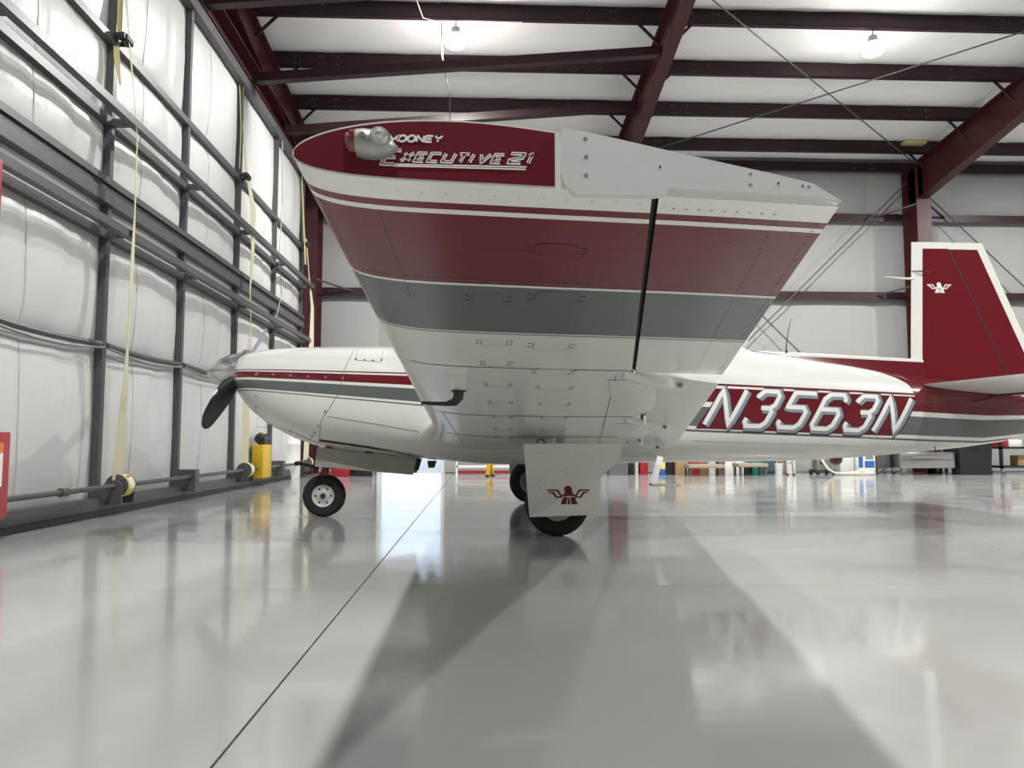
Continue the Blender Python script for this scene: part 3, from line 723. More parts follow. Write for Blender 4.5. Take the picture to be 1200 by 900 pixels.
# ---- tailplane
def tailplane(sd):
    rings = []
    for s_ in (.08, .5, 1.0, 1.5, 1.72, 1.78):
        f = s_ / 1.78; xa = 3.87 + .205 * s_ + (.06 if s_ > 1.75 else 0); xb = 4.93 - .04 * s_ - (.05 if s_ > 1.75 else 0)
        tk = (.055 - .02 * f) * (.4 if s_ > 1.75 else 1); za, zb = 1.145 + .02 * f, 1.05 + .03 * f
        ring = []
        for k in range(11):
            c = .5 - .5 * math.cos(PI * k / 10); y = tk * 3.3 * (.2969 * math.sqrt(c) - .126 * c - .3516 * c * c + .2843 * c ** 3 - .1036 * c ** 4)
            ring.append((xa + (xb - xa) * c, sd * s_, za + (zb - za) * c + y))
        for k in range(9, 0, -1):
            c = .5 - .5 * math.cos(PI * k / 10); y = tk * 3.3 * (.2969 * math.sqrt(c) - .126 * c - .3516 * c * c + .2843 * c ** 3 - .1036 * c ** 4)
            ring.append((xa + (xb - xa) * c, sd * s_, za + (zb - za) * c - y))
        rings.append(ring)
    h = MB().loft(rings).build('tailplane', 'white_paint', AP, smooth=50)
    mb = MB()
    for s0, s1 in ((.1, 1.76),):
        P = [(4.53 + .02 * s_ , sd * s_) for s_ in (s0, s1)]
        mb.box(4.55, 4.556, min(sd * s0, sd * s1), max(sd * s0, sd * s1), 1.045, 1.062)
    mb.build('elevator_gap', 'seam_dark', h)
for sd in (-1, 1): tailplane(sd)

# ---- propeller and spinner
HX, HZ = -2.13, 1.245
MB().lathe([(.168, .09), (.172, .04), (.168, 0), (.15, -.07), (.115, -.14), (.07, -.20), (.03, -.235), (.004, -.248)], (HX, 0, HZ), 'x', n=32).build('spinner', 'chrome', AP, smooth=50)
MB().lathe([(.20, .0), (.205, -.02), (.20, -.04)], (HX + .115, 0, HZ), 'x', n=32).build('spinner_plate', 'aluminium', AP, smooth=40)
th = math.radians(31)
for sg, mt in ((-1, 'blade_black'), (1, 'blade_reflection')):
    dirv = Vector((0, sg * math.cos(th), sg * math.sin(th))); tang = Vector((0, -math.sin(th), math.cos(th)))
    rings = []
    for r_, ch_, tw, tk in ((.10, .09, 60, .07), (.17, .10, 50, .05), (.25, .135, 42, .032), (.40, .16, 34, .024), (.6, .155, 25, .018), (.8, .135, 19, .012), (.88, .11, 17, .010), (.93, .06, 17, .008), (.945, .02, 17, .004)):
        a = math.radians(tw); cd = tang * (math.cos(a) * sg) + Vector((1, 0, 0)) * math.sin(a); nd = cd.cross(dirv)
        ring = []
        for k in range(12):
            q = 2 * PI * k / 12; ring.append(Vector((HX + .02, 0, HZ)) + dirv * r_ + cd * (ch_ / 2 * math.cos(q)) + nd * (tk / 2 * math.sin(q)))
        rings.append(ring)
    MB().loft(rings).build('propeller_blade', mt, AP, smooth=50)

# ---- wings
TK = lambda s_: .15 - .033 * (s_ - .5) / 4.83
def w_le(s_): return Vector((-.335 - .14 * max(0, (1.35 - s_) / .8) ** 1.4, 0, .712 + .0935 * (s_ - .55)))
def w_te(s_): return Vector((.654 + .19 * (5.33 - s_), 0, 1.079 - .0985 * (5.33 - s_)))
def camb(c, mm=.034, p=.4): return mm / p ** 2 * (2 * p * c - c * c) if c < p else mm / (1 - p) ** 2 * ((1 - 2 * p) + 2 * p * c - c * c)
def w_pt(s_, c, lo, sd=-1, off=0):
    a, e = w_le(s_), w_te(s_); L = e.x - a.x; tt = TK(s_)
    yt = 5 * tt * (.2969 * math.sqrt(c) - .126 * c - .3516 * c * c + .2843 * c ** 3 - .1036 * c ** 4)
    z = a.z + (e.z - a.z) * c + L * (camb(c) + (-yt if lo else yt)) + (-off if lo else off)
    return (a.x + L * c, sd * s_, z)
def w_c(s_, x): a, e = w_le(s_), w_te(s_); return (x - a.x) / (e.x - a.x)
STIP = 5.33; SA = 3.66                                           # tip and aileron/flap break, metres from the centre line
HNG = lambda s_: .312 + (STIP - s_) * .178 if s_ >= SA else .665 + (SA - s_) * .20
def tp(px, py): p = atY(px, py, YC - STIP); return Vector((p.x, p.z))
# paint bands by distance from the centre line, lower side
BANDS = [(STIP, 0), (5.243, 1), (5.212, 0), (5.190, 1), (4.752, 0), (4.735, 2), (4.262, 0), (4.248, 2), (4.235, 0), (0, 0)]
def band(s_):
    for (a, k), (b2, _) in zip(BANDS[:-1], BANDS[1:]):
        if b2 <= s_ <= a: return k
    return 0
PAINT = ['white_paint', 'red_paint', 'gray_paint', 'seam_dark']  # last entry darkens the faces inside the hinge gaps, painted-in shade
def stations(s0, s1):
    v = [b_[0] for b_ in BANDS if s0 < b_[0] < s1] + [s0, s1]
    k = s0
    while k < s1: v.append(k); k += .25
    v = sorted(set(round(q, 4) for q in v)); return v
def cs(c0, c1, n): return [c0 + (c1 - c0) * (.5 - .5 * math.cos(PI * k / n)) for k in range(n + 1)]
def build_wing(sd):
    wing = empty('wing', (0, 0, 0)); wing.parent = AP
    def skin(s0, s1, cf, name, n=22):
        st_ = stations(s0, s1); rings = []
        for s_ in st_:
            ch = cf(s_); c_ = [ch * (k / n) ** 2 for k in range(n + 1)]
            rings.append([w_pt(s_, c, False, sd) for c in reversed(c_)] + [w_pt(s_, c, True, sd) for c in c_[1:]])
        return MB().loft(rings, mfun=lambda i, j: band((st_[i] + st_[i + 1]) / 2) if (n + 1 <= j < 2 * n) else (3 if j == 2 * n else 0)).build(name, PAINT, wing, smooth=50)
    skin(SA, STIP, lambda s_: w_c(s_, HNG(s_)) - .004, 'outer_panel')
    skin(.3, SA, lambda s_: w_c(s_, HNG(s_)) - .006, 'inner_panel')
    # aileron and flap
    def surf(s0, s1, x0f, droop, name, gap):
        st_ = stations(s0, s1); rings = []; n = 10
        for s_ in st_:
            c0 = w_c(s_, x0f(s_) + gap); c_ = [c0 + (.999 - c0) * k / n for k in range(n + 1)]
            ring = [w_pt(s_, c, True, sd) for c in c_] + [w_pt(s_, c, False, sd) for c in reversed(c_)]
            hx, hz = ring[-1][0], ring[-1][2]; out = []
            for (x, y, z) in ring:
                dx, dz = x - hx, z - hz; out.append((hx + dx * math.cos(droop) + dz * math.sin(droop), y, hz + dz * math.cos(droop) - dx * math.sin(droop)))
            rings.append(out)
        return MB().loft(rings, mfun=lambda i, j: band((st_[i] + st_[i + 1]) / 2) if j < n else (3 if j == 2 * n + 1 else 0)).build(name, PAINT, wing, smooth=40)
    ail = surf(SA + .012, STIP - .01, HNG, 0, 'aileron', .009)
    flap = surf(.62, SA - .012, HNG, math.radians(7), 'flap', .03)
    # dark rear spar seen through the gaps
    rings = []
    for s_ in stations(.5, STIP - .03):
        c0 = w_c(s_, HNG(s_)) ; a = w_pt(s_, c0, True, sd); e = w_pt(s_, c0, False, sd)
        rings.append([(a[0] - .01, a[1], a[2] + .006), (a[0] + .006, a[1], a[2] + .012), (e[0] + .006, e[1], e[2] - .008), (e[0] - .01, e[1], e[2] - .008)])
    MB().loft(rings).build('rear_spar', 'seam_dark', wing)
    # wing tip face: white rim, red inset
    n = 22
    def face(c0, c1, inset, off, name, mt, bottom=None):
        lo_, up2 = [], []
        for c in cs(c0, c1, n):
            a = w_pt(STIP, c, True, sd); e = w_pt(STIP, c, False, sd); mid = (a[2] + e[2]) / 2; h = max(.0005, (e[2] - a[2]) / 2 - inset)
            lo_.append((a[0], sd * (STIP + off), mid - h)); up2.append((a[0], sd * (STIP + off), mid + h))
        return MB().add(lo_ + up2[::-1], [tuple(range(2 * n + 2))]).build(name, mt, wing)
    face(.003, .472, .0035, .0012, 'tip_face', 'tip_red')
    # horn end plate of the aileron, proud of the tip
    poly = [tuple(tp(*p)) for p in ((657, 151.5), (700, 160), (800, 183), (900, 205), (950, 217), (984, 238), (979, 236), (952, 231.6), (784, 222), (780, 229), (763, 231), (673, 228.6), (661, 217.5), (656.5, 204), (657.5, 159))]
    ep_ = MB().prism(poly, 'y', sd * (STIP - .012), sd * (STIP + .010)).build('aileron_end_plate', 'bare_white', wing)
    mb = MB()
    for x, z, r_ in [(*tp(*p), q) for p, q in (((685, 165), .0042), ((686, 186), .0042), ((686, 207.5), .0042), ((877, 206), .003), ((877, 218.5), .003), ((938, 220), .003), ((945, 221), .003))]:
        mb.lathe([(r_, .0), (r_ * .8, sd * .0006)], (x, sd * (STIP + .010), z), 'y', n=10)
    stuff(mb.build('screws', 'steel_light', ep_))
    mb = MB()
    for x, z in (tp(772, 198), tp(909.5, 217)): mb.lathe([(.0022, 0), (.0022, sd * .0008)], (x, sd * (STIP + .010), z), 'y', n=8)
    stuff(mb.build('drain_holes', 'seam_dark', ep_))
    # skin seams (thin conformal ribbons)
    def rib(P, w, mt, name, lo=True):
        L = []; Rr = []
        for i, (s_, x) in enumerate(P):
            q, p2 = P[max(i - 1, 0)], P[min(i + 1, len(P) - 1)]; d = Vector((p2[0] - q[0], p2[1] - q[1])).normalized(); nn = Vector((-d.y, d.x)) * w / 2
            for lst, sg in ((L, 1), (Rr, -1)):
                s2, x2 = s_ + nn.x * sg, x + nn.y * sg; lst.append(w_pt(s2, max(.0005, min(.998, w_c(s2, x2))), True, sd, .0012))
        k = len(P); return MB().add(L + Rr, [(i, i + 1, k + i + 1, k + i) for i in range(k - 1)]).build(name, mt, wing, fixn=False)
    def chord_line(s_, c0, c1, ds=0, n=20): 
        out = []
        for k in range(n + 1):
            c = c0 + (c1 - c0) * k / n; a, e = w_le(s_), w_te(s_); out.append((s_ + ds * k / n, a.x + (e.x - a.x) * c))
        return out
    rib(chord_line(3.70, .012, .735), .009, 'seam_dark', 'skin_seam')
    rib(chord_line(2.35, .012, .78), .015, 'seam_dark', 'skin_seam')
    rib(chord_line(4.78, .01, .65), .003, 'seam_soft', 'skin_seam')
    rib(chord_line(1.3, .05, .80), .02, 'seam_dark', 'skin_seam')
    rib([(s_, .545 + .13 * (3.66 - s_)) for s_ in (3.6, 3, 2.4, 1.8, 1.2, .7)], .004, 'seam_soft', 'skin_seam')
    rib([(s_, -.335 + .13 + .02 * (5.3 - s_)) for s_ in (5.17, 4.9, 4.6)], .0011, 'seam_soft', 'skin_seam')
    rib([(s_, -.335 + .12 + .05 * (2.3 - s_)) for s_ in (2.3, 1.7, 1.2, .7)], .003, 'seam_dark', 'skin_seam')
    # access panels: plate with a recessed dark outline
    def panel(s_, x, w, h):
        r_ = .25 * min(w, h); P = []
        for cx, cy, a0 in ((w / 2 - r_, h / 2 - r_, 0), (-w / 2 + r_, h / 2 - r_, 90), (-w / 2 + r_, -h / 2 + r_, 180), (w / 2 - r_, -h / 2 + r_, 270)):
            for k in range(4): a = math.radians(a0 + 30 * k); P.append((cx + r_ * math.cos(a), cy + r_ * math.sin(a)))
        pf = lambda q, o: w_pt(s_ + q[1], w_c(s_ + q[1], x + q[0]), True, sd, o)
        n_ = len(P); g = .0018 + .0011 * max(0, 4.7 - s_)
        top = [pf(q, .0010) for q in P]; base = [pf(q, .0002) for q in P]
        pm = ['white_paint', 'red_paint', 'gray_paint'][band(s_)]
        pn = MB().add(top + base, [tuple(range(n_))] + [(k, (k + 1) % n_, n_ + (k + 1) % n_, n_ + k) for k in range(n_)]).build('access_panel', pm, wing)
        og_ = [pf((q[0] * (1 + 2 * g / w), q[1] * (1 + 2 * g / h)), .0016) for q in P]; ig = [pf(q, .0016) for q in P]
        MB().add(og_ + ig, [(k, (k + 1) % n_, n_ + (k + 1) % n_, n_ + k) for k in range(n_) if (P[k][1] + P[(k + 1) % n_][1]) / 2 < .12 * h]).build('panel_gap', 'seam_dark', pn, fixn=False)
        mb = MB()
        for dx in (-w / 2 - .014, w / 2 + .014):
            for dy in (-.25 * h, .2 * h):
                c = pf((dx, dy), .0005); mb.cbox((c[0], c[1], c[2]), (.011, .004 + .003 * max(0, 4.7 - s_), .0015))
        stuff(mb.build('panel_rivets', 'seam_dark', pn))
    for x, Y, w, h in ((.165, 1.63, .095, .075), (.20, 1.99, .115, .10), (.24, 2.55, .12, .12), (.29, 3.0, .14, .12), (.33, 3.36, .135, .13), (.375, 3.84, .13, .13), (.42, 4.33, .13, .14), (.475, 4.92, .13, .14), (.53, 5.47, .13, .15), (.58, 5.95, .12, .12)):
        panel(YC - Y, x, w, h)
    for x, Y, w, h in ((.02, 2.02, .085, .10), (.045, 2.52, .085, .10), (.06, 2.86, .09, .11), (.075, 3.32, .09, .12), (.10, 3.82, .09, .12), (.125, 4.35, .09, .12), (.15, 4.9, .09, .12), (.17, 5.4, .09, .12)):
        panel(YC - Y, x, w, h)
    # rivet rows on aileron and wing
    mb = MB()
    def rv(s_, x, o=.0008, r_=.0028):
        c = w_pt(s_, w_c(s_, x), True, sd, o); mb.add([(c[0] + r_ * math.cos(a), c[1] + r_ * math.sin(a), c[2]) for a in [2 * PI * k / 6 for k in range(6)]], [tuple(range(6))])
    for k in range(46):
        s_ = 5.22 - k * .034; a, e = HNG(s_), w_te(s_).x
        rv(s_, e - .10 - .012 * (5.22 - s_)); rv(s_ + .012, e - .022)
    for s_ in (5.27, 5.215, 4.79, 4.30, 4.22, 3.75):
        a, e = HNG(s_) + .04, w_te(s_).x - .11
        for k in range(9): rv(s_, a + (e - a) * k / 8)
    for s_ in (4.80, 4.2, 4.0):
        for k in range(7): rv(s_, HNG(s_) - .03 - .03 * k, r_=.002)
    for s_ in (5.285,):
        for k in range(13): rv(s_, -.2 + .045 * k, r_=.0022)
    for k in range(24): rv(5.2 - k * .06, HNG(5.2 - k * .06) - .03, r_=.0018); rv(5.2 - k * .06, HNG(5.2 - k * .06) - .06, r_=.0018)
    stuff(mb.build('rivet_rows', 'rivet', wing, fixn=False))
    # flap hinge brackets: tapered fairing, hinge bolt and rounded cove panel between
    for s_ in (SA - .05, 2.2, .95):
        h = HNG(s_); z = w_pt(s_, w_c(s_, h), True, sd)[2]; y = sd * s_
        br = MB().loft([[(h - .10 + dx, y + dy * .06, z + .012 + dz * .02) for dy, dz in ((-1, 0), (-.7, -1), (.7, -1), (1, 0), (.6, 1), (-.6, 1))] for dx in (0,)] +
                       [[(h + dx, y + dy * w_, z + zo + dz * hh) for dy, dz in ((-1, 0), (-.7, -1), (.7, -1), (1, 0), (.6, 1), (-.6, 1))] for dx, w_, hh, zo in ((-.02, .055, .03, -.005), (.07, .04, .04, -.015), (.15, .026, .03, -.02), (.19, .01, .012, -.012))]).build('flap_bracket', 'white_paint', wing, smooth=60)
        mb = MB().lathe([(.007, -.035), (.007, .035)], (h + .13, y, z - .04), 'y', n=8); mb.lathe([(.012, -.034), (.012, -.027)], (h + .13, y, z - .04), 'y', n=6); mb.lathe([(.012, .027), (.012, .034)], (h + .13, y, z - .04), 'y', n=6)
        mb.build('hinge_bolt', 'steel_light', br)
    for s0, s1 in ((3.5, 2.45), (2.05, 1.15)):
        vs = []; n_ = 10
        for i in range(n_ + 1):
            s_ = s0 + (s1 - s0) * i / n_; e_ = math.sin(PI * i / n_) ** .35
            for j in range(5):
                q = j / 4; x = HNG(s_) - .16 + (.16 + .085 * e_) * q; cx = min(.97, w_c(s_, x)); p = w_pt(s_, cx, True, sd, .002 + .014 * math.sin(PI * q * .5) * e_ - (.03 * max(0, q - .7) * 2))
                vs.append(p)
        MB().add(vs, [(i * 5 + j, i * 5 + j + 1, (i + 1) * 5 + j + 1, (i + 1) * 5 + j) for i in range(n_) for j in range(4)]).build('cove_panel', 'white_paint', wing, smooth=60)
    # tie-down ring
    p = w_pt(1.18, w_c(1.18, .435), True, sd)
    MB().path([(p[0] + .028 * math.cos(a), p[1], p[2] - .03 + .028 * math.sin(a)) for a in [2 * PI * k / 14 for k in range(15)]], .005, n=6).build('tie_down_ring', 'dark_metal', wing, smooth=50)
    return wing
WL = build_wing(-1); WR = build_wing(1)

# lettering on the near wing tip
YT = -(STIP + .0022)
tmap = lambda q, off: (q[0], YT - off, q[1])
def tiptext(text, p0, p1, ptop, w, widths, gap, layers):
    o, e, u = tp(*p0), tp(*p1), tp(*ptop); n = sum(widths) + gap * (len(text) - 1); ex = ((e - o) / n); ez = u - o
    st_ = []; x = 0
    for wd in widths: st_.append(x); x += wd + gap
    for name, mt, k, off in layers:
        lettering(text, st_, [wd / .74 for wd in widths], o, ex, ez, ez.length * k, off, tmap, MB()).build(name, mt, WL, fixn=False)
tiptext('MOONEY', (455, 165.8), (516.5, 166.9), (457, 159), .2, [1.15, 1, 1, 1, .95, 1], .32, [('tip_lettering', 'letter_white', .33, .0)])
dbl = [('tip_lettering', 'letter_white', .36, .0), ('tip_lettering_inline', 'tip_red', .085, .0008)]
tiptext('XECUTIVE', (469.5, 189), (586, 191.3), (475, 179.6), .2, [.9, .85, .95, .95, .85, .35, .95, .85], .42, dbl)
tiptext('21', (596, 191.2), (623, 191.8), (601, 180.6), .2, [1, .45], .5, dbl)
tiptext('E', (447, 192.5), (462, 193), (456, 176.5), .2, [1], .2, [('tip_lettering', 'letter_white', .24, .0), ('tip_lettering_inline', 'tip_red', .06, .0008)])
mb = MB()
for a, e in (((462.5, 192.8), (617, 196.2)), ((461.5, 194.8), (616, 199))):
    decal_quadstrip([tp(*a), tp(*e)], .0026, 0, mb, mapf=tmap)
mb.build('tip_underline', 'letter_white', WL, fixn=False)

# navigation light on the near tip (and its twin on the far one)
def nav_light(sd, lens):
    N = empty('nav_light', (0, 0, 0)); N.parent = AP
    c = tp(437, 171); yy = sd * (STIP + .001)
    rings = []
    for dx, r_, dy in ((-.028, .024, .030), (-.015, .0265, .034), (.0, .0265, .034), (.02, .023, .028), (.035, .014, .017), (.045, .003, .004)):
        rings.append([(c.x - .0 + dx, yy + sd * max(0, math.sin(a)) * dy - (sd * .004 if math.sin(a) < 0 else 0), c.y + .002 * (0) - .0 + math.cos(a) * r_ - dx * .12) for a in [2 * PI * k / 24 for k in range(24)]])
    MB().loft(rings).build('fairing', 'fairing_silver', N, smooth=50)
    rings = []
    for dx, k in ((0, 1), (-.009, .97), (-.015, .85), (-.020, .62), (-.0235, .3), (-.0245, .05)):
        rings.append([(c.x - .028 + dx, yy + sd * (max(0, math.sin(a)) * .030 * k), c.y + .0034 + math.cos(a) * .024 * k) for a in [2 * PI * q / 24 for q in range(24)]])
    MB().loft(rings).build('red_lens' if lens == 'red_lens' else 'green_lens', lens, N, smooth=60)
    d = (c.x + .014, yy + sd * .024, c.y + .006)
    MB().ball(d, .018, n=20, m_=12, sc=(1, 1.0, 1)).build('strobe_dome', 'clear_lens', N, smooth=80)
    MB().ball((d[0], d[1], d[2] + .003), .009, n=10, m_=6).build('strobe_tube', 'chrome', N, smooth=80)
    MB().lathe([(.0195, -.003), (.0195, .003)], (d[0], d[1] - sd * .006, d[2]), 'y', n=24).build('dome_ring', 'aluminium', N, smooth=40)
    MB().lathe([(.006, 0), (.006, sd * .003), (.003, sd * .004)], (c.x - .014, yy + sd * .0335, c.y + .006), 'y', n=12).build('screw', 'steel_light', N)
nav_light(-1, 'red_lens'); mat('green_lens', (.02, .25, .1), .1, coat=1); nav_light(1, 'green_lens')

# pitot mast under the near wing
s_ = YC - 3.12; pz = w_pt(s_, w_c(s_, -.09), True)
pm = empty('pitot_mast', (0, 0, 0)); pm.parent = AP
x0, y0, z0 = pz[0], -s_, pz[2]
def tear(z, xa, xb, t_): return [(xa + (xb - xa) * (.5 - .5 * math.cos(PI * k / 8)), y0 - t_ * math.sin(PI * k / 8) ** .7, z) for k in range(9)] + [(xa + (xb - xa) * (.5 - .5 * math.cos(PI * k / 8)), y0 + t_ * math.sin(PI * k / 8) ** .7, z) for k in range(7, 0, -1)]
MB().loft([tear(z0 + .02, x0 - .03, x0 + .03, .009), tear(z0 - .07, x0 - .03, x0 + .028, .008)]).build('mast', 'white_paint', pm, smooth=50)
MB().path([(x0, y0, z0 - .065), (x0 - .002, y0, z0 - .095), (x0 - .018, y0, z0 - .115), (x0 - .05, y0, z0 - .122), (x0 - .10, y0, z0 - .121), (x0 - .155, y0, z0 - .118)], [.024, .023, .018, .010, .0085, .007], n=10).build('pitot_tube', 'dark_metal', pm, smooth=50)
MB().box(x0 - .032, x0 + .03, y0 - .0095, y0 + .0095, z0 - .072, z0 - .066).build('mast_cap', 'dark_metal', pm)

# ---- landing gear
def wheel(parent, x, y, r_, w, sd):
    wl = empty('wheel', (x, y, r_)); wl.parent = parent
    prof = [(r_ * .52, -w * .42), (r_ * .66, -w * .5), (r_ * .86, -w * .47), (r_ * .96, -w * .34), (r_, -w * .16), (r_, w * .16), (r_ * .96, w * .34), (r_ * .86, w * .47), (r_ * .66, w * .5), (r_ * .52, w * .42)]
    t_ = MB().lathe(prof + [prof[0]], (0, 0, 0), 'y', n=40, cap=False).build('tire', 'rubber', wl, smooth=35)
    h = MB().lathe([(r_ * .54, -w * .36), (r_ * .52, -w * .44), (r_ * .46, -w * .40), (r_ * .36, -w * .30), (r_ * .3, -w * .38), (r_ * .12, -w * .42), (r_ * .12, w * .42), (r_ * .3, w * .38), (r_ * .36, w * .30), (r_ * .46, w * .40), (r_ * .52, w * .44), (r_ * .54, w * .36)], (0, 0, 0), 'y', n=32).build('wheel_hub', 'hub_white', wl, smooth=35)
    mb = MB()
    for k in range(6):
        a = 2 * PI * k / 6
        for q in (-1, 1): mb.lathe([(r_ * .05, -.006), (r_ * .05, .006)], (r_ * .36 * math.cos(a), q * w * .34, r_ * .36 * math.sin(a)), 'y', n=8)
    for q in (-1, 1): mb.lathe([(r_ * .13, -.006), (r_ * .13, .006)], (0, q * w * .43, 0), 'y', n=12)
    mb.build('hub_bolts', 'dark_metal', wl); return wl
NGX = -1.348
ng = empty('nose_gear', (0, 0, 0)); ng.parent = AP
wheel(ng, NGX, 0, .182, .13, -1)
mb = MB()
mb.beam((NGX, .085, .17), (NGX, .085, .36), .02, .05, up=(1, 0, 0))
mb.box(NGX - .04, NGX + .04, -.04, .1, .345, .385); mb.tube((NGX, 0, .37), (NGX + .06, 0, .80), .035); mb.tube((NGX, -.06, .182), (NGX, .1, .182), .014)
mb.build('nose_strut', 'gear_red', ng, smooth=40)
mb = MB().tube((NGX - .05, 0, .42), (NGX - .22, -.05, .46), .014); mb.tube((NGX - .22, -.1, .46), (NGX - .22, .06, .46), .02); mb.tube((NGX + .05, .0, .42), (NGX + .5, 0, .6), .018)
mb.build('steering_link', 'dark_metal', ng)
for y, sg in ((-.19, -1), (.19, 1)):
    P = [atY(px, py, YC - .19) for px, py in ((372, 524), (488, 538), (484, 556.5), (369, 546.5))]
    MB().prism([(p.x, p.z) for p in P], 'y', y - .012, y + .012).build('nose_gear_door', 'door_lining', ng)
mb = MB().prism([(-.62, .50), (-.5, .50), (-.53, .40), (-.57, .40)], 'y', -.12, -.10); mb.prism([(-.46, .48), (-.38, .48), (-.40, .42), (-.45, .42)], 'y', -.05, .02); mb.build('exhaust_stub', 'dark_metal', AP)
GX = .53
for sd in (-1, 1):
    g = empty('main_gear', (0, 0, 0)); g.parent = AP
    yw = sd * 1.39
    wheel(g, GX, yw, .222, .16, sd)
    mb = MB().tube((GX, yw - sd * .02, .222), (GX, yw - sd * .16, .222), .025); mb.tube((GX, yw - sd * .13, .20), (GX + .04, yw - sd * .1, .70), .035); mb.beam((GX, yw - sd * .13, .25), (GX - .0, yw - sd * .6, .62), .05, .04)
    mb.build('gear_leg', 'hub_white', g, smooth=40)
    MB().lathe([(.09, -.008), (.09, .008)], (GX, yw - sd * .09, .222), 'y', n=24).build('brake_disc', 'steel_light', g, smooth=40)
    yd = YC - 5.12; P = [atY(px, py, 5.12) for px, py in ((613.5, 520), (730, 519.5), (726, 539), (704, 559), (703, 603), (620.5, 606))]
    dl = MB().prism([(p.x, p.z) for p in P], 'y', sd * yd - .006, sd * yd + .006).build('gear_door', 'white_paint', g)
    c = atY(666, 580, 5.12)
    emblem(lambda x, z: (c.x + x, sd * (yd + .0075), c.z + z), .296, 'emblem', 'red_paint', dl)
    mb = MB()
    for px, py in ((630, 531), (634, 531), (683, 532), (687, 532), (662, 548), (664, 555), (632, 563), (632, 572), (700, 601), (623, 603)):
        q = atY(px, py, 5.12); mb.lathe([(.004, 0), (.003, sd * .002)], (q.x, sd * (yd + .006), q.z), 'y', n=6)
    stuff(mb.build('rivets', 'rivet', dl))
    mb = MB()
    for x in (P[0].x + .1, P[0].x + .38): mb.beam((x, sd * (yd - .01), .45), (x, yw - sd * .10, .42), .03, .02)
    mb.build('door_link', 'steel_light', g)
# boarding step behind the wing, on the near side
stp = empty('boarding_step', (0, 0, 0)); stp.parent = AP
mb = MB().beam((1.49, -.42, .52), (1.40, -.52, .30), .02, .05, up=(1, 0, 0)); mb.build('step_strut', 'aluminium', stp)
mb = MB().bbox(1.375, 1.62, -.60, -.47, .288, .303, .006); mb.build('step_pad', 'aluminium', stp)

# ================================================================== things along the back wall
def bx(px): return atY(px, 552, 14.75).x
def carton(name, p0, p1, h, Y, mt, label, cat, d=.3, group=None, tape=None, print_=None):
    x0, x1 = bx(p0), bx(p1); c = ((x0 + x1) / 2, Y, 0); w = (x1 - x0) / 2 - .008
    o = empty(name, c, label, cat, group)
    MB().bbox(-w, w, -d / 2, d / 2, 0, h, .008).build('body', mt, o, smooth=30)
    MB().box(-w - .002, w + .002, -.03, .03, h - .001, h + .0015).build('tape', tape or 'tan', o)
    if print_:
        for (u0, u1, z0, z1, pm_) in print_: MB().box(-w + 2 * w * u0, -w + 2 * w * u1, -d / 2 - .002, -d / 2 + .002, h * z0, h * z1).build('print', pm_, o)
    return o
def bucket(p0, p1, h, Y, mt, label, cat='bucket', lid=None):
    x0, x1 = bx(p0), bx(p1); r_ = (x1 - x0) / 2 - .006; o = empty('bucket', ((x0 + x1) / 2, Y, 0), label, cat)
    MB().lathe([(r_ * .85, 0), (r_ * .9, .01), (r_, h * .97), (r_ * 1.04, h * .97), (r_ * 1.04, h)], (0, 0, 0), 'z', n=22).build('body', mt, o, smooth=40)
    MB().lathe([(r_ * 1.05, h - .01), (r_ * 1.05, h + .012), (r_ * .9, h + .02)], (0, 0, 0), 'z', n=22).build('lid', lid or mt, o, smooth=40)
    MB().path([(r_ * math.cos(a), -r_ * .35 - .03 * math.sin(a), h * .9 - .12 * math.sin(a)) for a in [PI * k / 10 for k in range(11)]], .003, n=5).build('handle', 'steel_light', o)
    return o
def tote(name, p0, p1, h, Y, mt, label, cat, d=.4):
    x0, x1 = bx(p0), bx(p1); w = (x1 - x0) / 2 - .01; o = empty(name, ((x0 + x1) / 2, Y, 0), label, cat)
    rings = [[(sx * w * k, sy * d / 2 * k, z) for sx, sy in ((-1, -1), (1, -1), (1, 1), (-1, 1))] for k, z in ((.88, 0), (.97, h * .92))]
    MB().loft(rings).build('body', mt, o)
    MB().bbox(-w, w, -d / 2, d / 2, h * .92, h, .008).build('lid', mt, o, smooth=30)
    MB().box(-w * .3, w * .3, -d / 2 - .015, -d / 2, h * .8, h * .86).build('handle', mt, o)
    return o
tote('storage_crate', 709, 734, .46, 14.6, 'plastic_gray', 'dark gray storage crate beside the main wheel door, by back wall', 'crate')
carton('tool_case', 735, 742.5, .36, 14.8, 'plastic_black', 'small black case between gray crate and pale can', 'case', tape='steel_gray')
bucket(743, 749, .3, 14.8, 'label_white', 'narrow pale paint can beside the small black case', 'can')
carton('fuel_can', 750, 760, .42, 14.9, 'plastic_red', 'red box half hidden behind the airplane boarding step', 'box', tape='plastic_red')
sb = empty('spray_bottle', (bx(771), 14.4, 0), 'yellow and blue plastic bottle in front of the black crate', 'bottle')
MB().lathe([(.055, 0), (.06, .02), (.06, .12)], (0, 0, 0), 'z', n=16).build('lower_body', 'plastic_blue', sb, smooth=40)
MB().lathe([(.06, .12), (.06, .25), (.02, .31), (.02, .33)], (0, 0, 0), 'z', n=16).build('upper_body', 'label_yellow', sb, smooth=40)
MB().lathe([(.025, .33), (.025, .37), (.02, .375)], (0, 0, 0), 'z', n=12).build('cap', 'plastic_red', sb, smooth=40)
tote('storage_crate', 775, 788, .5, 14.8, 'plastic_black', 'black storage crate beside the large cardboard box', 'crate')
carton('cardboard_box', 788.5, 804, .52, 14.7, 'cardboard', 'tall cardboard box with white sticker, left of the red box', 'box', print_=[(.75, .95, .18, .3, 'label_white')])
carton('box', 804.5, 815, .26, 14.7, 'plastic_red', 'dark red box next to tall cardboard box', 'box', tape='plastic_red')
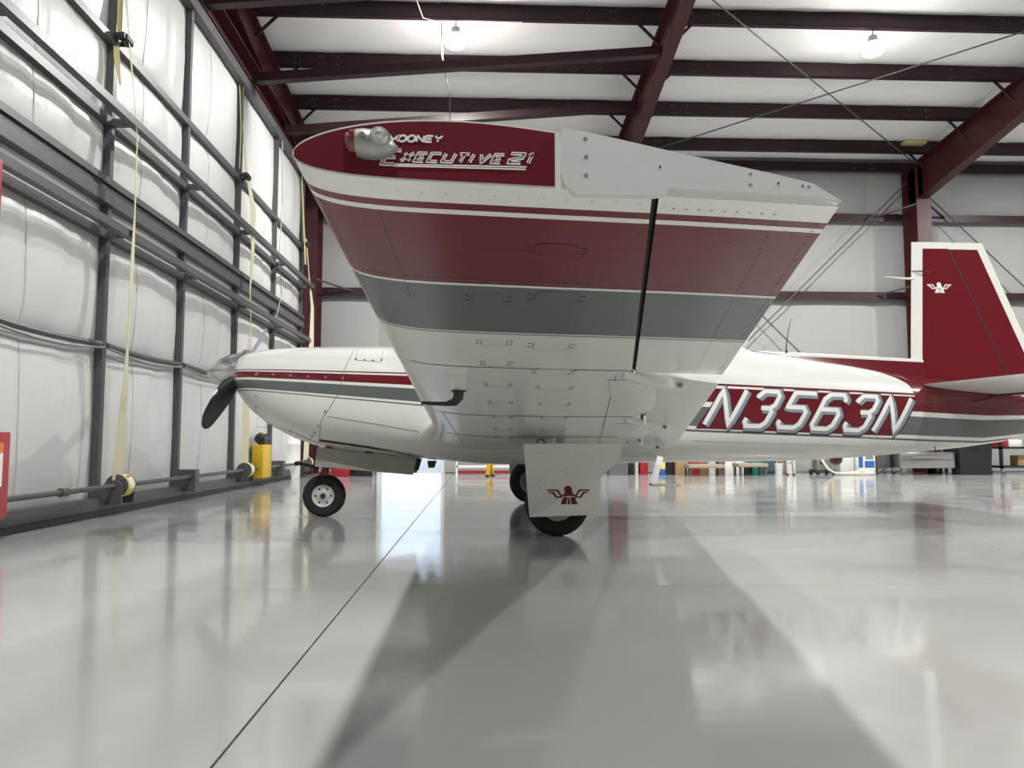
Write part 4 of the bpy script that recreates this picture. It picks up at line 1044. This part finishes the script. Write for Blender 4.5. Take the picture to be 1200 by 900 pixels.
carton('cardboard_box', 815.5, 826.5, .25, 14.75, 'brown', 'low brown box between the red box and the white bucket', 'box')
bucket(827, 838.5, .33, 14.7, 'plastic_white', 'white lidded bucket between two brown boxes')
carton('cardboard_box', 839, 845, .4, 14.7, 'brown', 'narrow brown box behind the white bucket', 'box')
carton('carton', 845.5, 857, .36, 14.7, 'label_white', 'white carton next to the narrow brown box', 'carton', tape='label_white')
carton('carton', 857.5, 868, .27, 14.7, 'label_white', 'lower white carton beside the dark tool box', 'carton', tape='label_white')
carton('tool_box', 868.5, 877, .22, 14.75, 'plastic_black', 'small dark tool box with red lid next to white cartons', 'tool box', tape='plastic_red', print_=[(.2, .8, .6, .9, 'plastic_red')])
carton('box', 877.5, 889, .26, 14.7, 'plastic_green', 'green plastic box next to the dark tool box', 'box', tape='plastic_green')
def bench(p0, p1, zt, Y, label):
    x0, x1 = atY(p0, 552, Y).x, atY(p1, 552, Y).x; w = (x1 - x0) / 2; o = empty('bench', ((x0 + x1) / 2, Y, 0), label, 'bench')
    MB().bbox(-w, w, -.2, .2, zt - .07, zt, .01).build('top', 'tan', o, smooth=30)
    for sx in (-1, 1):
        for sy in (-1, 1): MB().box(sx * (w - .04) - .02, sx * (w - .04) + .02, sy * .16 - .02, sy * .16 + .02, 0, zt - .07).build('leg', 'steel_gray', o)
bench(804, 846, .215, 14.2, 'low tan bench in front of the red box and white bucket')
bench(862, 896, .235, 14.2, 'low tan bench in front of the green box and tool box')
# teal cabinet
x0, x1 = bx(896), bx(914); o = empty('cabinet', ((x0 + x1) / 2, 15.12, 0), 'dark teal metal cabinet standing behind a small white bucket', 'cabinet'); w = (x1 - x0) / 2 - .01
MB().bbox(-w, w, -.2, .2, .02, .9, .01).build('body', 'plastic_teal', o, smooth=30); MB().box(-w + .02, w - .02, -.215, -.2, .06, .44).build('door', 'plastic_teal', o); MB().box(-w + .02, w - .02, -.215, -.2, .47, .86).build('door', 'plastic_teal', o); MB().box(-w + .03, w - .03, -.18, .18, 0, .02).build('plinth', 'plastic_black', o)
bucket(902, 912, .2, 14.5, 'plastic_white', 'small white bucket in front of teal cabinet')
# step ladder
o = empty('step_ladder', (bx(916), 14.5, 0), 'aluminium step ladder standing between teal cabinet and leaning boards', 'ladder')
for sx in (-1, 1):
    MB().beam((sx * .06, -.18, 0.02), (sx * .045, .02, 1.1), .02, .03).build('rail', 'aluminium', o); MB().beam((sx * .06, .2, .02), (sx * .045, .05, 1.1), .02, .03).build('rear_rail', 'aluminium', o); MB().box(sx * .06 - .018, sx * .06 + .018, -.205, -.155, 0, .03).build('rubber_foot', 'plastic_black', o)
for k in range(1, 5): MB().box(-.06, .06, -.17 + k * .035, -.10 + k * .035, .22 * k, .22 * k + .02).build('step', 'aluminium', o)
tag(MB().beam((bx(921), 14.85, .012), (bx(921) + .02, 15.3, .95), .10, .025).build('leaning_board', 'brown'), 'reddish brown board leaning on back wall beside ladder', 'board')
carton('carton', 926, 937, .62, 15.05, 'label_white', 'tall white carton behind the shop vacuum', 'carton', tape='label_white')
# shop vacuum with hose
v = empty('shop_vacuum', (bx(958), 14.55, 0), 'steel canister shop vacuum with black base and pale hose', 'vacuum')
MB().lathe([(.16, .09), (.2, .1), (.2, .42), (.19, .44)], (0, 0, 0), 'z', n=24).build('canister', 'stainless', v, smooth=40)
MB().lathe([(.21, .43), (.21, .47), (.16, .6), (.05, .64)], (0, 0, 0), 'z', n=24).build('motor_head', 'plastic_black', v, smooth=40)
MB().lathe([(.24, .04), (.25, .05), (.24, .10), (.2, .1)], (0, 0, 0), 'z', n=24).build('base', 'plastic_black', v, smooth=40)
for k in range(4):
    a = PI / 4 + k * PI / 2; MB().lathe([(.035, -.012), (.035, .012)], (.22 * math.cos(a), .22 * math.sin(a), .035), 'y', n=14).build('caster', 'plastic_black', v, smooth=40)
for k in (-1, 1): MB().box(k * .1 - .02, k * .1 + .02, -.215, -.19, .2, .46).build('latch', 'signal_yellow' if k > 0 else 'plastic_black', v)
hs = [(-.15, -.2, .4), (-.10, -.26, .26), (-.02, -.3, .12), (.10, -.32, .045), (.28, -.33, .03), (.5, -.3, .03), (.7, -.32, .032), (.86, -.30, .03), (.93, -.22, .03), (.86, -.16, .04), (.7, -.2, .07), (.55, -.26, .06), (.4, -.2, .03), (.28, -.15, .03)]
MB().path(hs, .025, n=8).build('hose', 'hose', v, smooth=50)
tag(carton('carton', 983, 1000, .52, 14.85, 'plastic_white', 'plain white box between shop vacuum and printed carton', 'box', tape='plastic_white'), 'plain white box between shop vacuum and printed carton', 'box')
carton('carton', 1000.5, 1022, .44, 14.75, 'label_white', 'white carton printed with blue panels beside steel cart', 'carton', tape='label_white', print_=[(.05, .3, .3, .95, 'plastic_blue'), (.4, .95, .3, .6, 'plastic_blue'), (.45, .9, .66, .92, 'steel_light')])
def cart(name, p0, p1, zb, zt, Y, mt, label, cat, d=.5, shelves=None, frame='steel_gray'):
    x0, x1 = bx(p0), bx(p1); w = (x1 - x0) / 2 - .01; o = empty(name, ((x0 + x1) / 2, Y, 0), label, cat)
    if shelves is None: MB().bbox(-w, w, -d / 2, d / 2, zb, zt, .012).build('body', mt, o, smooth=30); MB().box(-w, w, -d / 2 - .008, -d / 2, (zb + zt) / 2, (zb + zt) / 2 + .012).build('drawer_gap', frame, o); MB().tube((-w * .6, -d / 2 - .03, zt - .1), (w * .6, -d / 2 - .03, zt - .1), .01).build('handle', 'chrome', o)
    else:
        for z in shelves: MB().box(-w, w, -d / 2, d / 2, z, z + .04).build('shelf', mt, o)
        for sx in (-1, 1):
            for sy in (-1, 1): MB().box(sx * (w - .025) - .025, sx * (w - .025) + .025, sy * (d / 2 - .025) - .025, sy * (d / 2 - .025) + .025, zb, zt).build('post', mt, o)
    for sx in (-1, 1):
        for sy in (-1, 1):
            c = MB().lathe([(.045, -.016), (.05, -.012), (.05, .012), (.045, .016)], (sx * (w - .08), sy * (d / 2 - .07), .05), 'y', n=16).build('caster', 'plastic_gray', o, smooth=40)
            MB().box(sx * (w - .08) - .03, sx * (w - .08) + .03, sy * (d / 2 - .07) - .022, sy * (d / 2 - .07) + .022, .05, zb).build('caster_fork', 'aluminium', c)
    return o
cart('roller_cabinet', 1023, 1040, .12, .8, 14.85, 'steel_gray', 'narrow gray roller cabinet on casters beside steel cart', 'cabinet', d=.45)
cart('steel_cart', 1041, 1104, .13, .44, 14.55, 'stainless', 'wide stainless steel cart on casters, left of black bin', 'cart')
tote('waste_bin', 1104.5, 1145, .62, 14.5, 'plastic_black', 'large black lidded bin beside the stainless steel cart', 'bin', d=.55)
carton('cardboard_box', 1147, 1158, .45, 15.0, 'cardboard', 'cardboard box between black bin and black shelf cart', 'box')
cart('shelf_cart', 1157, 1212, .12, .75, 14.6, 'plastic_black', 'black two shelf cart on casters carrying boxes', 'cart', shelves=(.13, .50))
xc = bx(1160)
for i, (dx, w, h, z, mt, lab, cat) in enumerate(((.10, .10, .15, .54, 'plastic_red', 'small red box on top of the black shelf cart', 'box'), (.36, .13, .14, .54, 'label_white', 'small white box on top of the black shelf cart', 'box'), (.5, .10, .2, .17, 'cardboard', 'small cardboard box on lower shelf of black cart', 'box'), (.7, .09, .2, .17, 'label_white', 'small white box on lower shelf of black cart', 'box'))):
    o = empty('box', (xc + dx, 14.6, z), lab, cat); MB().bbox(-w, w, -.12, .12, 0, h, .006).build('body', mt, o, smooth=30); MB().box(-w * .9, w * .9, -.1, .1, h - .001, h + .002).build('lid', mt, o)
# things seen below the nose and belly
o = empty('drum', (atY(340, 545, 13.4).x, 13.4, 0), 'tall white plastic drum standing by the far end of strap door', 'drum')
MB().lathe([(.16, 0), (.17, .02), (.17, .25), (.178, .27), (.17, .29), (.17, .58), (.178, .6), (.17, .62), (.165, .84)], (0, 0, 0), 'z', n=26).build('body', 'plastic_white', o, smooth=40); MB().lathe([(.175, .83), (.175, .88), (.15, .89)], (0, 0, 0), 'z', n=26).build('lid', 'plastic_white', o, smooth=40)
o = empty('tool_chest', (atY(400, 552, 14.2).x, 14.2, 0), 'low red tool chest on the floor behind the nose wheel', 'tool chest')
MB().bbox(-.16, .16, -.15, .15, 0, .2, .01).build('body', 'signal_red', o, smooth=30); MB().bbox(-.165, .165, -.155, .155, .2, .28, .01).build('lid', 'signal_red', o, smooth=30); MB().path([(-.08, -.16, .24), (-.08, -.19, .24), (.08, -.19, .24), (.08, -.16, .24)], .008, n=6).build('handle', 'plastic_black', o)
o = empty('pallet_jack_battery', (atY(425, 552, 14.4).x, 14.4, 0), 'black battery charger box with orange handle near red tool chest', 'charger'); o.name = 'battery_charger'
MB().bbox(-.2, .2, -.15, .15, 0, .2, .012).build('body', 'plastic_black', o, smooth=30); MB().path([(-.12, 0, .2), (-.12, 0, .27), (.12, 0, .27), (.12, 0, .2)], .012, n=8).build('handle', 'label_orange', o)
# white wheeled maintenance stand and yellow chock stand by the doorway
o = empty('work_platform', (atY(566, 552, 14.6).x, 14.75, 0), 'low white work platform by the bright open doorway', 'platform')
MB().bbox(-.55, .62, -.3, .3, .36, .42, .01).build('deck', 'plastic_white', o, smooth=30)
for x in (-.5, .57):
    for y in (-.26, .26): MB().box(x - .02, x + .02, y - .02, y + .02, 0, .36).build('leg', 'plastic_white', o)
MB().box(-.5, .57, -.28, -.24, .14, .20).build('cross_bar', 'plastic_white', o); MB().box(-.5, .57, .24, .28, .14, .20).build('cross_bar', 'plastic_white', o); MB().box(-.5, .57, -.27, -.25, .04, .09).build('foot_bar', 'gear_red', o)
o = empty('folding_stand', (atY(571, 555, 13.9).x, 13.9, 0), 'small yellow folding stand on black feet in front of white platform', 'stand')
MB().beam((0, 0, .03), (.05, .06, .36), .07, .03).build('upright', 'signal_yellow', o); MB().beam((.1, .14, .03), (.05, .06, .36), .06, .03).build('rear_leg', 'signal_yellow', o)
MB().box(-.04, .04, -.03, .03, 0, .035).build('rubber_foot', 'plastic_black', o); MB().box(.06, .14, .11, .17, 0, .035).build('rubber_foot', 'plastic_black', o)
